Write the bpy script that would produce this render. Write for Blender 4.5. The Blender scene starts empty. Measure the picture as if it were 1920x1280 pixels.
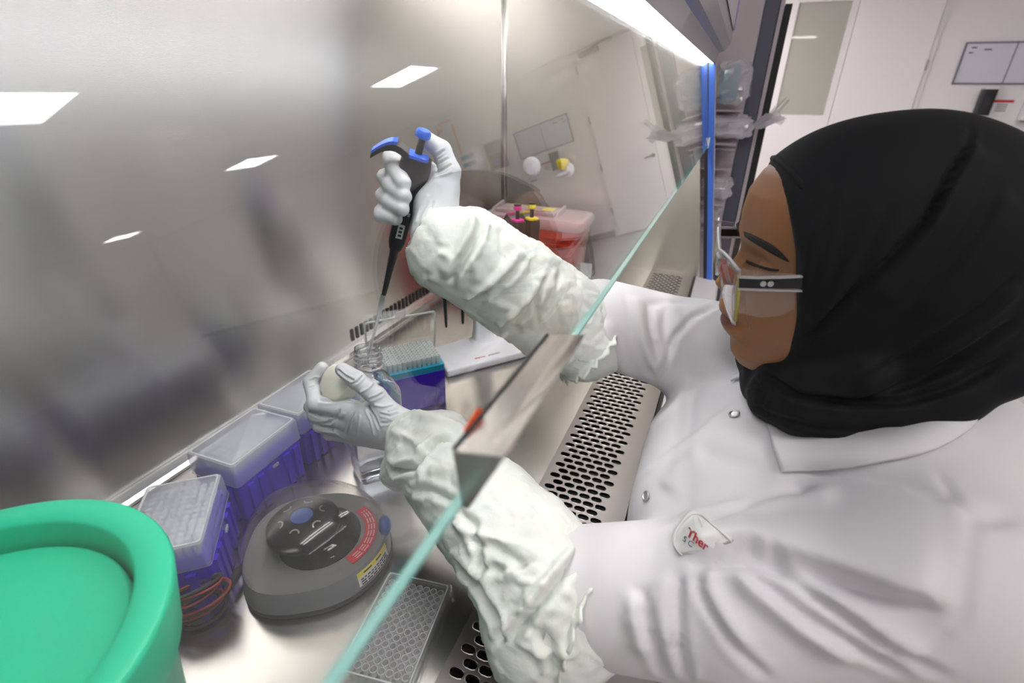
import bpy, bmesh, math, random
import numpy as np
from mathutils import Vector, Matrix
from mathutils.bvhtree import BVHTree

random.seed(7); RNG = np.random.default_rng(7)
SC = bpy.context.scene
COL = SC.collection
PI = math.pi

# ------------------------------------------------------------------ camera, world, lights, exposure
# world frame: x along the cabinet (away from the camera), y towards its back wall, z up; z = 0 is the work surface
CF = 937.05                                        # focal length in pixels of the 1920x1280 frame
CR = np.array([[0.3852047, 0.41122827, -0.82614082], [-0.92278724, 0.18037836, -0.34048106], [0.00900248, 0.89350711, 0.44895879]])
CP = np.array([0, 0, .55])
cam = bpy.data.cameras.new('camera'); cam.sensor_width = 36; cam.lens = 36 * CF / 1920; cam.clip_start = .02
camo = bpy.data.objects.new('camera', cam); COL.objects.link(camo)
camo.matrix_world = Matrix(np.vstack([np.hstack([CR, CP[:, None]]), [0, 0, 0, 1]]).tolist())
SC.camera = camo
SC.view_settings.view_transform = 'Standard'; SC.view_settings.look = 'None'; SC.view_settings.gamma = 1
SC.view_settings.use_curve_mapping = False
SC.view_settings.exposure = .92
cam.dof.use_dof = True; cam.dof.focus_distance = .62; cam.dof.aperture_fstop = 5.6
SC.cycles.max_bounces = 10; SC.cycles.transparent_max_bounces = 24; SC.cycles.glossy_bounces = 5; SC.cycles.transmission_bounces = 10
SC.cycles.diffuse_bounces = 4
SC.cycles.sample_clamp_indirect = 6
SC.cycles.caustics_reflective = False; SC.cycles.caustics_refractive = False
w = bpy.data.worlds.new('world'); SC.world = w; w.use_nodes = True
w.node_tree.nodes['Background'].inputs[0].default_value = (.8, .8, .82, 1); w.node_tree.nodes['Background'].inputs[1].default_value = .3
CEIL_E, STRIP_E, TUBE_E = 10.0, 7.0, 12.5              # strength of ceiling panels, cabinet light strip and cabinet tubes

def ray(px, py): return CR @ np.array([px - 960, 640 - py, -CF])
def P(px, py, d): return CP + ray(px, py) * (d / CF)           # point at a depth along the view
def onz(px, py, z): r = ray(px, py); return CP + r * ((z - CP[2]) / r[2])
def onx(px, py, x): r = ray(px, py); return CP + r * ((x - CP[0]) / r[0])
def ony(px, py, y): r = ray(px, py); return CP + r * ((y - CP[1]) / r[1])
def depth(v): return -(CR.T @ (np.asarray(v) - CP))[2]

# ------------------------------------------------------------------ materials
MATS = {}
def mat(name, col=(.8, .8, .8), rough=.5, metal=0, spec=.5, trans=0, ior=1.45, alpha=1, emit=None, es=0, aniso=0, tangent=None, sss=0, coat=0, noise=None, bump=None, sheen=0):
    m = bpy.data.materials.new(name); m.use_nodes = True
    nt = m.node_tree; b = nt.nodes['Principled BSDF']
    c = (*col, 1)
    b.inputs['Base Color'].default_value = c; b.inputs['Roughness'].default_value = rough; b.inputs['Metallic'].default_value = metal
    b.inputs['Specular IOR Level'].default_value = spec; b.inputs['Transmission Weight'].default_value = trans; b.inputs['IOR'].default_value = ior
    b.inputs['Alpha'].default_value = alpha; b.inputs['Coat Weight'].default_value = coat
    if emit: b.inputs['Emission Color'].default_value = (*emit, 1); b.inputs['Emission Strength'].default_value = es
    if sss: b.inputs['Subsurface Weight'].default_value = sss; b.inputs['Subsurface Radius'].default_value = (.01, .004, .002); b.inputs['Subsurface Scale'].default_value = .5
    if sheen: b.inputs['Sheen Weight'].default_value = sheen
    if aniso:
        b.inputs['Anisotropic'].default_value = aniso
        if tangent is not None:
            t = nt.nodes.new('ShaderNodeCombineXYZ')
            for i in range(3): t.inputs[i].default_value = tangent[i]
            nt.links.new(t.outputs[0], b.inputs['Tangent'])
    tc = None
    if noise or bump:
        tc = nt.nodes.new('ShaderNodeTexCoord')
    def tex(scale, stretch, detail):
        mp = nt.nodes.new('ShaderNodeMapping'); nt.links.new(tc.outputs['Object'], mp.inputs[0])
        mp.inputs['Scale'].default_value = stretch
        n = nt.nodes.new('ShaderNodeTexNoise'); n.inputs['Scale'].default_value = scale; n.inputs['Detail'].default_value = detail
        nt.links.new(mp.outputs[0], n.inputs[0]); return n
    if noise:                                      # (scale, stretch, colour2)
        n = tex(noise[0], noise[1], 4)
        mx = nt.nodes.new('ShaderNodeMix'); mx.data_type = 'RGBA'
        mx.inputs[6].default_value = c; mx.inputs[7].default_value = (*noise[2], 1)
        nt.links.new(n.outputs[0], mx.inputs[0]); nt.links.new(mx.outputs[2], b.inputs['Base Color'])
    if bump:                                       # (scale, stretch, strength, distance)
        n = tex(bump[0], bump[1], 3)
        bp = nt.nodes.new('ShaderNodeBump'); bp.inputs['Strength'].default_value = bump[2]; bp.inputs['Distance'].default_value = bump[3]
        nt.links.new(n.outputs[0], bp.inputs['Height']); nt.links.new(bp.outputs[0], b.inputs['Normal'])
    MATS[name] = m
    return m

def thin_mat(name, tint=(1, 1, 1), ior=1.5, rough=0.0, haze=0, hazecol=(1, 1, 1)):
    """thin clear sheet: transparent straight through, mirror by Fresnel, optional milky share"""
    m = bpy.data.materials.new(name); m.use_nodes = True
    nt = m.node_tree; nt.nodes.clear(); N = nt.nodes.new; L = nt.links.new
    out = N('ShaderNodeOutputMaterial'); tr = N('ShaderNodeBsdfTransparent'); gl = N('ShaderNodeBsdfGlossy'); gl.inputs['Roughness'].default_value = rough
    tr.inputs[0].default_value = (*tint, 1); gl.inputs[0].default_value = (1, 1, 1, 1)
    fr = N('ShaderNodeFresnel'); geo = N('ShaderNodeNewGeometry'); mr = N('ShaderNodeMapRange')
    mr.inputs[3].default_value = ior; mr.inputs[4].default_value = 1 / ior
    L(geo.outputs['Backfacing'], mr.inputs[0]); L(mr.outputs[0], fr.inputs[0])
    base = tr.outputs[0]
    if haze:
        df = N('ShaderNodeBsdfDiffuse'); df.inputs[0].default_value = (*hazecol, 1)
        tl = N('ShaderNodeBsdfTranslucent'); tl.inputs[0].default_value = (*hazecol, 1)
        dm = N('ShaderNodeMixShader'); dm.inputs[0].default_value = .4; L(df.outputs[0], dm.inputs[1]); L(tl.outputs[0], dm.inputs[2])
        hm = N('ShaderNodeMixShader'); hm.inputs[0].default_value = haze; L(tr.outputs[0], hm.inputs[1]); L(dm.outputs[0], hm.inputs[2]); base = hm.outputs[0]
    mx = N('ShaderNodeMixShader'); L(fr.outputs[0], mx.inputs[0]); L(base, mx.inputs[1]); L(gl.outputs[0], mx.inputs[2]); L(mx.outputs[0], out.inputs[0])
    MATS[name] = m; return m

def emit_mat(name, col, s):
    m = bpy.data.materials.new(name); m.use_nodes = True; nt = m.node_tree; nt.nodes.clear()
    e = nt.nodes.new('ShaderNodeEmission'); e.inputs[0].default_value = (*col, 1); e.inputs[1].default_value = s
    o = nt.nodes.new('ShaderNodeOutputMaterial'); nt.links.new(e.outputs[0], o.inputs[0]); MATS[name] = m; return m

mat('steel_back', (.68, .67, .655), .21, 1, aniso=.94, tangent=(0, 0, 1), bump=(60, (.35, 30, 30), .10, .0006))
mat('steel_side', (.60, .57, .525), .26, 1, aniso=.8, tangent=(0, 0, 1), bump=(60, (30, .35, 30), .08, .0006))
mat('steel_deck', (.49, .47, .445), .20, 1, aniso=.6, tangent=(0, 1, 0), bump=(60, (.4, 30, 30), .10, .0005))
mat('steel_grille', (.165, .152, .147), .34, 1, bump=(80, (1, 1, 1), .05, .0004))
mat('steel_handle', (.74, .70, .67), .2, 1, noise=(55, (.12, 30, 30), (.24, .215, .205)), aniso=.75, tangent=(0, .7, .7), bump=(70, (.4, 30, 30), .12, .0005))
mat('steel_end', (.50, .45, .45), .38, 1)
mat('steel_trim', (.75, .74, .72), .25, 1)
mat('slot_rim', (.36, .34, .33), .3, 1)
mat('dark_gap', (.02, .02, .022), .6)
mat('hood_grey', (.36, .34, .37), .35, 0, coat=.2)
mat('hood_pale', (.60, .57, .58), .4)
mat('blue_trim', (.06, .16, .62), .4)
mat('black_trim', (.02, .02, .025), .45)
thin_mat('sash_glass', (.985, .99, .985), 1.62)
mat('glass_edge', (.22, .62, .55), .15, trans=.25, emit=None, noise=(25, (1, 1, 1), (.30, .70, .62)))
thin_mat('clear_plastic', (.975, .975, .98), 1.45, .03, .02)
thin_mat('lid_plastic', (.96, .96, .99), 1.45, .10, .30, (.90, .90, 1.0))
thin_mat('smoke_dome', (.80, .785, .765), 1.36, .01)
mat('pet_bottle', (.93, .95, .98), .005, trans=1, ior=1.55)
thin_mat('bag_plastic', (.97, .95, .97), 1.55, .06, .48, (1, .97, 1))
thin_mat('tip_plastic', (.97, .98, .98), 1.45, .15, .7, (.92, .95, .94))
thin_mat('sharps_lid', (.97, .93, .94), 1.45, .2, .62, (.95, .80, .82))
thin_mat('goggle_clear', (.97, .97, .98), 1.5, .01, .03)
mat('purple', (.060, .018, .52), .42, spec=.25, noise=(6, (1, 1, 1), (.050, .014, .44)))
mat('teal', (.01, .28, .42), .35)
mat('green_plastic', (.006, .47, .26), .42, noise=(9, (1, 1, 1), (.008, .52, .30)), bump=(160, (1, 1, 1), .12, .0006))
mat('grey_plastic', (.19, .19, .20), .45, bump=(300, (1, 1, 1), .06, .0004))
mat('black_plastic', (.012, .012, .014), .35)
mat('rubber', (.015, .015, .016), .7)
mat('rotor_black', (.007, .007, .009), .42, spec=.2)
mat('button_blue', (.03, .09, .32), .4)
mat('red_label', (.62, .03, .05), .5)
mat('yellow', (.9, .72, .03), .4)
mat('white_label', (.86, .86, .85), .55)
mat('ink', (.03, .03, .035), .6)
mat('white_plastic', (.80, .80, .83), .35)
mat('cap_plastic', (.92, .93, .76), .45, sss=.2, noise=(10, (1, 1, 1), (.94, .95, .82)))
mat('sharps_red', (.70, .06, .035), .22, spec=.6, sss=.3, noise=(4, (1, 1, 1), (.62, .05, .03)))
mat('plunger_blue', (.03, .14, .75), .35)
mat('magenta', (.75, .02, .30), .4)
mat('pipette_brown', (.045, .035, .034), .4)
mat('orange_sticker', (.80, .10, .02), .5)
mat('wall_paint', (.90, .855, .855), .6, bump=(250, (1, 1, 1), .05, .0006))
mat('door_paint', (.91, .865, .865), .5)
mat('frosted', (.47, .46, .415), .02, spec=.6)
mat('floor_vinyl', (.52, .51, .52), .3, noise=(3, (1, 1, 1), (.48, .47, .48)))
mat('ceiling_tile', (.86, .85, .85), .8, bump=(120, (1, 1, 1), .15, .002))
mat('base_rubber', (.42, .41, .42), .6)
mat('hinge_metal', (.35, .34, .34), .35, 1)
mat('board_white', (.70, .69, .77), .25)
mat('board_frame', (.20, .20, .23), .4, .5)
mat('phone_black', (.02, .02, .022), .4)
mat('unit_mauve', (.60, .52, .55), .55)
mat('unit_slate', (.115, .115, .155), .5)
mat('tube_purple', (.30, .15, .70), .4)
mat('tube_teal', (.03, .42, .48), .4)
mat('tube_white', (.86, .84, .87), .4)
mat('liquid', (.80, .86, .95), .02, trans=1, ior=1.33)
emit_mat('panel_light', (1, .97, .95), CEIL_E)
emit_mat('strip_light', (.93, .96, 1), STRIP_E)
emit_mat('tube_light', (1, .985, .95), TUBE_E)

# ------------------------------------------------------------------ mesh helpers
class B:
    def __init__(s): s.v = []; s.f = []; s.mi = []; s.m = 0
    def add(s, v, f):
        o = len(s.v); s.v += [tuple(map(float, p)) for p in v]; s.f += [tuple(i + o for i in q) for q in f]; s.mi += [s.m] * len(f); return s
    def box(s, lo, hi, M=None):
        x0, y0, z0 = lo; x1, y1, z1 = hi
        v = [(x0, y0, z0), (x1, y0, z0), (x1, y1, z0), (x0, y1, z0), (x0, y0, z1), (x1, y0, z1), (x1, y1, z1), (x0, y1, z1)]
        if M is not None: v = [tuple(M @ Vector(p)) for p in v]
        return s.add(v, [(3, 2, 1, 0), (4, 5, 6, 7), (0, 1, 5, 4), (1, 2, 6, 5), (2, 3, 7, 6), (3, 0, 4, 7)])
    def rbox(s, lo, hi, r=.004, n=3, taper=1.0):
        """upright box with rounded vertical edges; taper scales the bottom outline"""
        x0, y0, z0 = lo; x1, y1, z1 = hi
        pts = rrect(x0, y0, x1, y1, r, n); cx, cy = (x0 + x1) / 2, (y0 + y1) / 2
        bot = [(cx + (x - cx) * taper, cy + (y - cy) * taper) for x, y in pts]
        return s.loft([[(x, y, z0) for x, y in bot], [(x, y, z1) for x, y in pts]])
    def loft(s, rings, caps=(True, True), closed=True):
        n = len(rings[0]); v = [p for r in rings for p in r]; f = []
        for i in range(len(rings) - 1):
            for j in range(n if closed else n - 1):
                k = (j + 1) % n; f.append((i * n + j, i * n + k, (i + 1) * n + k, (i + 1) * n + j))
        if closed and caps[0]: f.append(tuple(range(n - 1, -1, -1)))
        if closed and caps[1]: f.append(tuple((len(rings) - 1) * n + j for j in range(n)))
        return s.add(v, f)
    def lathe(s, prof, n=32, c=(0, 0, 0), caps=(True, True), M=None, a0=0, a1=2 * PI):
        full = abs(a1 - a0 - 2 * PI) < 1e-6
        rings = []
        for r, z in prof:
            ring = [(c[0] + r * math.cos(a0 + (a1 - a0) * j / (n if full else n - 1)), c[1] + r * math.sin(a0 + (a1 - a0) * j / (n if full else n - 1)), c[2] + z) for j in range(n)]
            if M is not None: ring = [tuple(M @ Vector(p)) for p in ring]
            rings.append(ring)
        return s.loft(rings, caps, full)
    def tube(s, pts, r, n=8, caps=True):
        pts = [np.array(p, float) for p in pts]; rs = r if hasattr(r, '__len__') else [r] * len(pts)
        rings = []; up = np.array([0, 0, 1.]) if abs((pts[-1] - pts[0])[2]) < .9 * np.linalg.norm(pts[-1] - pts[0]) + 1e-9 else np.array([1., 0, 0])
        for i, p in enumerate(pts):
            t = pts[min(i + 1, len(pts) - 1)] - pts[max(i - 1, 0)]; t = t / (np.linalg.norm(t) + 1e-12)
            a = np.cross(up, t); a /= np.linalg.norm(a) + 1e-12; b = np.cross(t, a); up = b
            rings.append([tuple(p + rs[i] * (a * math.cos(2 * PI * j / n) + b * math.sin(2 * PI * j / n))) for j in range(n)])
        return s.loft(rings, (caps, caps))
    def prism(s, poly, axis, a, b):
        """polygon in the plane across an axis, extruded from a to b"""
        def q(p, t): return {'x': (t, p[0], p[1]), 'y': (p[0], t, p[1]), 'z': (p[0], p[1], t)}[axis]
        return s.loft([[q(p, a) for p in poly], [q(p, b) for p in poly]])
    def sphere(s, c, r, n=12, m=8, M=None):
        r = r if hasattr(r, '__len__') else (r, r, r)
        prof = [(math.sin(PI * i / m), -math.cos(PI * i / m)) for i in range(m + 1)]
        rings = []
        for a, z in prof:
            a = max(a, 1e-4)
            ring = [Vector((c[0] + r[0] * a * math.cos(2 * PI * j / n), c[1] + r[1] * a * math.sin(2 * PI * j / n), c[2] + r[2] * z)) for j in range(n)]
            if M is not None: ring = [M @ p for p in ring]
            rings.append([tuple(p) for p in ring])
        return s.loft(rings)
    def obj(s, name, m, parent=None, smooth=False, bevel=0, loc=None, seg=2, auto=None, mats=None):
        me = bpy.data.meshes.new(name); me.from_pydata(s.v, [], s.f)
        for x in (mats or [m]): me.materials.append(MATS[x])
        if mats: me.polygons.foreach_set('material_index', s.mi)
        bm = bmesh.new(); bm.from_mesh(me); bmesh.ops.recalc_face_normals(bm, faces=bm.faces); bm.to_mesh(me); bm.free()
        if smooth or auto:
            me.polygons.foreach_set('use_smooth', [True] * len(me.polygons))
            if auto: me.set_sharp_from_angle(angle=math.radians(auto))
        me.update()
        o = bpy.data.objects.new(name, me); COL.objects.link(o)
        if parent is not None: o.parent = parent
        if loc is not None: o.location = loc
        if bevel:
            b = o.modifiers.new('bevel', 'BEVEL'); b.width = bevel; b.segments = seg; b.limit_method = 'ANGLE'; b.angle_limit = math.radians(35)
            b.harden_normals = False
            me.polygons.foreach_set('use_smooth', [True] * len(me.polygons)); me.set_sharp_from_angle(angle=math.radians(40))
        return o

def rrect(x0, y0, x1, y1, r, n=4):
    pts = []
    for cx, cy, a in ((x1 - r, y0 + r, -PI / 2), (x1 - r, y1 - r, 0), (x0 + r, y1 - r, PI / 2), (x0 + r, y0 + r, PI)):
        for i in range(n + 1):
            t = a + PI / 2 * i / n; pts.append((cx + r * math.cos(t), cy + r * math.sin(t)))
    return pts

def thing(name, label, cat, loc=(0, 0, 0), rz=0, group=None, M=None):
    o = bpy.data.objects.new(name, None); COL.objects.link(o); o.empty_display_size = .02
    if M is not None: o.matrix_world = M
    else: o.location = loc; o.rotation_euler = (0, 0, rz)
    return tag(o, label, cat, group)
def tag(o, label=None, cat=None, group=None, kind=None):
    for k, v in (('label', label), ('category', cat), ('group', group), ('kind', kind)):
        if v: o[k] = v
    return o
def struct(o): o['kind'] = 'structure'; return o
def copy_tree(o, parent=None):
    c = o.copy(); COL.objects.link(c)
    if parent is not None: c.parent = parent
    for ch in list(o.children): copy_tree(ch, c)
    return c
def frame_to(a, b, up=(0, 0, 1), origin=None):
    """matrix whose z axis runs from a to b"""
    a, b = Vector(a), Vector(b); z = (b - a).normalized(); x = Vector(up).cross(z)
    if x.length < 1e-4: x = Vector((1, 0, 0)).cross(z)
    x.normalize(); y = z.cross(x)
    return Matrix(((x.x, y.x, z.x, a.x), (x.y, y.y, z.y, a.y), (x.z, y.z, z.z, a.z), (0, 0, 0, 1)))
def text_part(name, s, size, m, M, parent, ext=.0003, bold=False, align='LEFT', space=1.0):
    c = bpy.data.curves.new(name, 'FONT'); c.body = s; c.size = size; c.extrude = ext; c.align_x = align; c.space_character = space
    if bold: c.offset = size * .018
    o = bpy.data.objects.new(name, c); COL.objects.link(o)
    dg = bpy.context.evaluated_depsgraph_get(); me = bpy.data.meshes.new_from_object(o.evaluated_get(dg))
    bpy.data.objects.remove(o); bpy.data.curves.remove(c)
    me.materials.clear(); me.materials.append(MATS[m])
    o = bpy.data.objects.new(name, me); COL.objects.link(o); o.parent = parent; o.matrix_basis = M
    return o

# ------------------------------------------------------------------ the room
ZF, ZC, XR, YB, XL, YF = -.92, 1.8, 8.0, 1.15, -3.0, -13.5
def slab(name, lo, hi, m): return struct(B().box(lo, hi).obj(name, m))
slab('floor', (XL - .1, YF - .1, ZF - .1), (XR + .1, YB + .1, ZF), 'floor_vinyl')
slab('ceiling', (XL - .1, YF - .1, ZC), (XR + .1, YB + .1, ZC + .1), 'ceiling_tile')
slab('wall_right', (XR, YF - .1, ZF), (XR + .1, YB + .1, ZC), 'wall_paint')
slab('wall_left', (XL - .1, YF - .1, ZF), (XL, YB + .1, ZC), 'wall_paint')
slab('wall_back', (XL, YB, ZF), (XR, YB + .1, ZC), 'wall_paint')
slab('wall_front', (XL, YF - .1, ZF), (XR, YF, ZC), 'wall_paint')
slab('baseboard_right', (XR - .012, YF, ZF), (XR, -1.93, ZF + .1), 'base_rubber')
slab('baseboard_back', (2.9, YB - .012, ZF), (XR - .012, YB, ZF + .1), 'base_rubber')

def ceiling_light(x, y, label):
    t = thing('ceiling_light', label, 'ceiling light', (x, y, ZC), group='square ceiling panel lights')
    f = B()
    for a in (0, 1):
        for s in (-1, 1):
            lo, hi = [-.30, -.30, -.022], [.30, .30, -.0005]
            lo[a], hi[a] = sorted((s * .30, s * .275)); lo[1 - a], hi[1 - a] = -.30 + .025 * a, .30 - .025 * a
            f.box(lo, hi)
    f.obj('frame', 'white_plastic', t)
    B().box((-.275, -.275, -.012), (.275, .275, -.001)).obj('diffuser', 'panel_light', t)
    return t
for x, y, s in ((5.10, -2.92, 'lit square ceiling panel mirrored in the sash glass above the pipetting hand'),
                (1.86, -3.62, 'lit square ceiling panel mirrored at the far left of the sash glass'),
                (5.45, -6.0, 'distant lit ceiling panel mirrored as a small bright patch beside the hand'),
                (6.15, -11.1, 'farthest lit ceiling panel mirrored as a tiny bright sliver above the purple boxes'),
                (-.1, -1.09, 'lit ceiling panel above the seated scientist'),
                (2.9, .62, 'added unseen fill panel overhead beyond the far end of the cabinet'),  # this row is added behind the sash plane, unmirrored, to brighten the far wall
                (4.8, .62, 'added unseen fill panel overhead halfway between the cabinet and the double door'),
                (3.85, .62, 'added unseen fill panel overhead between the cabinet end and the storage wall'),
                (5.85, .62, 'added unseen fill panel overhead two back from the double door'),
                (6.9, .62, 'added unseen fill panel overhead in front of the double door'),
                (-2.1, -.35, 'added unseen fill panel overhead behind the green bin end of the cabinet'),  # this and the next: added for room light, out of view and unmirrored
                (-1.4, -3.6, 'added unseen fill panel deep in the room at its left')):
    ceiling_light(x, y, s)

# double door in the far wall: window leaf and plain leaf
d = tag(bpy.data.objects.new('door_1', None), kind='structure'); COL.objects.link(d); d.location = (XR, 0, ZF)
def leaf(y0, y1, win=None):
    b = B(); x0, x1 = -.045, -.004
    if win is None: b.box((x0, y0, .008), (x1, y1, 2.68))
    else:
        a0, a1, z0, z1 = win
        b.box((x0, y0, .008), (x1, a0, 2.68)).box((x0, a1, .008), (x1, y1, 2.68)).box((x0, a0, .008), (x1, a1, z0)).box((x0, a0, z1), (x1, a1, 2.68))
    return b.obj('leaf', 'door_paint', d, bevel=.002)
leaf(-1.04, -.20, (-.97, -.41, 1.22, 2.44)); lf = leaf(-1.875, -1.046)
B().box((-.03, -.968, 1.222), (-.012, -.412, 2.438)).obj('window_pane', 'frosted', d)
fr = B()
for lo, hi in (((-.05, -.99, 1.20), (-.045, -.97, 2.46)), ((-.05, -.41, 1.20), (-.045, -.39, 2.46)), ((-.05, -.97, 1.20), (-.045, -.41, 1.22)), ((-.05, -.97, 2.44), (-.045, -.41, 2.46))): fr.box(lo, hi)
fr.obj('window_bead', 'door_paint', d)
for z in (.35, 1.03, 1.72, 2.42):
    B().lathe([(.008, 0), (.008, .11)], 8, (-.052, -1.883, z)).obj('hinge', 'hinge_metal', d)
h = B().lathe([(.028, -.05), (.028, -.045)], 12, M=Matrix.Translation((0, -1.10, 1.03)) @ Matrix.Rotation(PI / 2, 4, 'Y')); h.tube([(-.05, -1.10, 1.03), (-.10, -1.10, 1.03), (-.105, -1.14, 1.03), (-.105, -1.22, 1.03)], .009)
h.obj('handle', 'hinge_metal', d)
cl = B().box((-.12, -1.80, 2.60), (-.045, -1.50, 2.67)); cl.obj('closer_body', 'hinge_metal', d, bevel=.006)
B().tube([(-.09, -1.6, 2.68), (-.14, -1.4, 2.69), (-.05, -1.30, 2.70)], .008).obj('closer_arm', 'hinge_metal', d)
tr = B(); tr.box((-.02, -1.93, 0), (0, -1.88, 2.72)).box((-.02, -.195, 0), (0, -.14, 2.72))
o = tr.obj('trim_1', 'door_paint', None, loc=(XR, 0, ZF)); struct(o)

# things on the far wall
t = thing('whiteboard', 'grey framed two panel whiteboard on the wall beside the double door', 'whiteboard', (XR, -2.66, .868))
B().box((-.012, -.45, -.195), (-.001, .45, .195)).obj('writing_surface', 'board_white', t)
f = B()
for lo, hi in (((-.02, -.465, -.21), (-.001, .465, -.195)), ((-.02, -.465, .195), (-.001, .465, .21)), ((-.02, -.465, -.195), (-.001, -.45, .195)), ((-.02, .45, -.195), (-.001, .465, .195))): f.box(lo, hi)
f.box((-.016, -.004, -.195), (-.012, .004, .195)); f.obj('frame', 'board_frame', t)
for k, (y, z, l) in enumerate(((.40, .15, .05), (.41, .10, .04), (.28, .13, .07))):
    B().box((-.0135, y - l, z), (-.012, y, z + .012)).obj('marker_note', 'ink', t)
t = thing('wall_dispenser', 'black wall dispenser with a pale top under the whiteboard', 'dispenser', (XR, -2.555, .48))
B().rbox((-.13, -.065, -.14), (0, .065, .13), .02).obj('body', 'phone_black', t, auto=40)
B().rbox((-.13, -.06, .13), (-.005, .06, .145), .02).obj('top_cover', 'white_label', t, auto=40)
B().box((-.134, -.03, -.06), (-.129, .03, .06)).obj('window', 'ink', t)
t = thing('wall_sign', 'white notice with a red heading beside the black dispenser', 'sign', (XR, -2.74, .43))
B().box((-.004, -.10, -.10), (-.0005, .10, .08)).obj('board', 'white_label', t)
B().box((-.0055, -.095, .045), (-.004, .095, .072)).obj('red_heading', 'red_label', t)
b = B()
for i in range(4): b.box((-.0048, -.05, .02 - i * .022), (-.004, .05, .029 - i * .022))
b.obj('text_line', 'board_frame', t)
t = thing('hand_sanitizer_dispenser', 'white wall sanitizer dispenser right of the red headed notice', 'dispenser', (XR, -2.99, .42))
B().rbox((-.11, -.07, -.12), (0, .07, .14), .025).obj('body', 'white_plastic', t, auto=40)
B().rbox((-.12, -.05, -.14), (-.02, .05, -.12), .02).obj('push_bar', 'board_frame', t, auto=40)
t = thing('wall_monitor', 'dark framed alarm panel on the far wall with a small blue screen', 'panel', (XR, -3.52, .86))
B().rbox((-.05, -.17, -.22), (0, .17, .22), .02).obj('case', 'board_frame', t, auto=40)
B().box((-.054, -.11, -.18), (-.0495, .11, .02)).obj('front_plate', 'phone_black', t)
B().box((-.057, -.07, -.15), (-.0535, .07, -.05)).obj('screen', 'button_blue', t)
t = thing('arrow_sign', 'orange arrow wall sign with a line leading down to green labels', 'sign', (XR, -4.2, 1.2))
B().prism([(-.27, .40), (-.12, .33), (-.27, .26), (-.24, .33)], 'x', -.006, -.0005).obj('arrow', 'orange_sticker', t)
B().box((-.005, .05, -.12), (-.0005, .075, .36)).box((-.005, -.20, .42), (-.0005, .05, .44)).obj('line', 'orange_sticker', t)
for z in (-.24, -.36): B().box((-.005, .02, z), (-.0005, .28, z + .07)).obj('label', 'teal', t)

# storage unit right of the cabinet with bagged supplies
UX = 2.06
t = thing('storage_unit', 'tall mauve and slate storage unit just beyond the cabinet', 'storage unit', (UX, 0, ZF))
B().box((.02, -.005, .0), (.62, .55, 2.45)).obj('carcass', 'unit_mauve', t, bevel=.002)
B().box((0, -.006, 0), (.02, .55, 2.45)).obj('side_panel', 'unit_mauve', t)
B().box((0, -.052, 0), (.62, -.008, 2.45)).obj('door', 'unit_slate', t, bevel=.002)
B().box((0, -.066, 0), (.62, -.054, 2.45)).obj('edge_strip', 'unit_mauve', t)
B().box((.002, -.088, .3), (.62, -.068, 1.72)).obj('gap_shade_strip', 'dark_gap', t)  # dark strip in place of the black gap here, its shade put in as colour
for z in (1.415, 1.315, 1.235):
    B().box((-.16, -.004, z), (-.0005, .20, z + .004)).obj('shelf', 'unit_mauve', t)

t_unit = t
def crumple(seed, size, n=26, m=18, amp=.75):
    """closed crumpled bag shell, uneven facets"""
    r = np.random.default_rng(seed); K = r.normal(0, 1, (9, 3)) * 2.6; ph = r.uniform(0, 6.28, 9)
    v = []; f = []
    for i in range(m + 1):
        a = PI * i / m
        for j in range(n):
            t = 2 * PI * j / n; p = np.array([math.sin(a) * math.cos(t), math.sin(a) * math.sin(t), -math.cos(a)])
            p = np.sign(p) * np.abs(p) ** .6
            q = 1 + amp * .35 * np.sum(np.abs(np.sin(K @ p * 1.3 + ph))) / 3 - amp * .30 + r.normal(0, .035)
            v.append(tuple(p * q * np.array(size) / 2))
    for i in range(m):
        for j in range(n):
            k = (j + 1) % n; f.append((i * n + j, i * n + k, (i + 1) * n + k, (i + 1) * n + j))
    return B().add(v, f)
def bag(c, size, seed, label, tubes, tm, tuft=None):
    t = thing('supply_bag', label, 'bag', c, group='bagged supplies on the storage unit')
    crumple(seed, np.array(size) * .74).obj('bag_film', 'bag_plastic', t)
    r = random.Random(seed)
    for (p, q, rad) in tubes:
        B().tube([p, q], rad, 10).obj('tube', tm if isinstance(tm, str) else r.choice(tm), t, auto=50)
    if tuft:
        b = B()
        for k in range(14):
            a = r.uniform(-.6, .6); e = r.uniform(-.5, .5); l = r.uniform(.06, .10)
            p0 = np.array(tuft); p1 = p0 + l * .5 * np.array([r.uniform(-.4, .4), -1, .45 + a]); p2 = p0 + l * np.array([r.uniform(-.5, .5), -1, .6 + e])
            wd = np.array([r.uniform(.3, 1), .2, r.uniform(-.5, .5)]) * .018
            b.add([p0 - wd * .4, p0 + wd * .4, p1 + wd, p1 - wd, p2 + wd * 1.2, p2 - wd * .9], [(0, 1, 2, 3), (3, 2, 4, 5)])
        b.obj('gathered_end', 'bag_plastic', t)
    return t
bag((UX - .095, .045, .578), (.14, .12, .130), 3, 'topmost clear bag of teal capped tubes on the storage unit',
    [((-.02 + .03 * i, .02, -.06), (-.02 + .03 * i, .025, .04), .011) for i in range(3)] + [((.0, -.005, -.05), (.01, -.01, .05), .01)], 'tube_teal')
b2 = bag((UX - .095, .03, .448), (.14, .15, .075), 5, 'long clear bag of purple ringed white tubes with a gathered end',
         [((-.03, .07, -.015 + .03 * i), (-.03, -.05, -.02 + .03 * i), .013) for i in range(2)] + [((.03, .07, 0), (.03, -.05, 0), .013)], 'tube_white', (0, -.065, .0))
for z in (-.018, .014): B().lathe([(.0137, 0), (.0137, .004)], 12, M=Matrix.Translation((-.03, .006, z)) @ Matrix.Rotation(PI / 2, 4, 'X')).obj('ring', 'tube_purple', b2)
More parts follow.
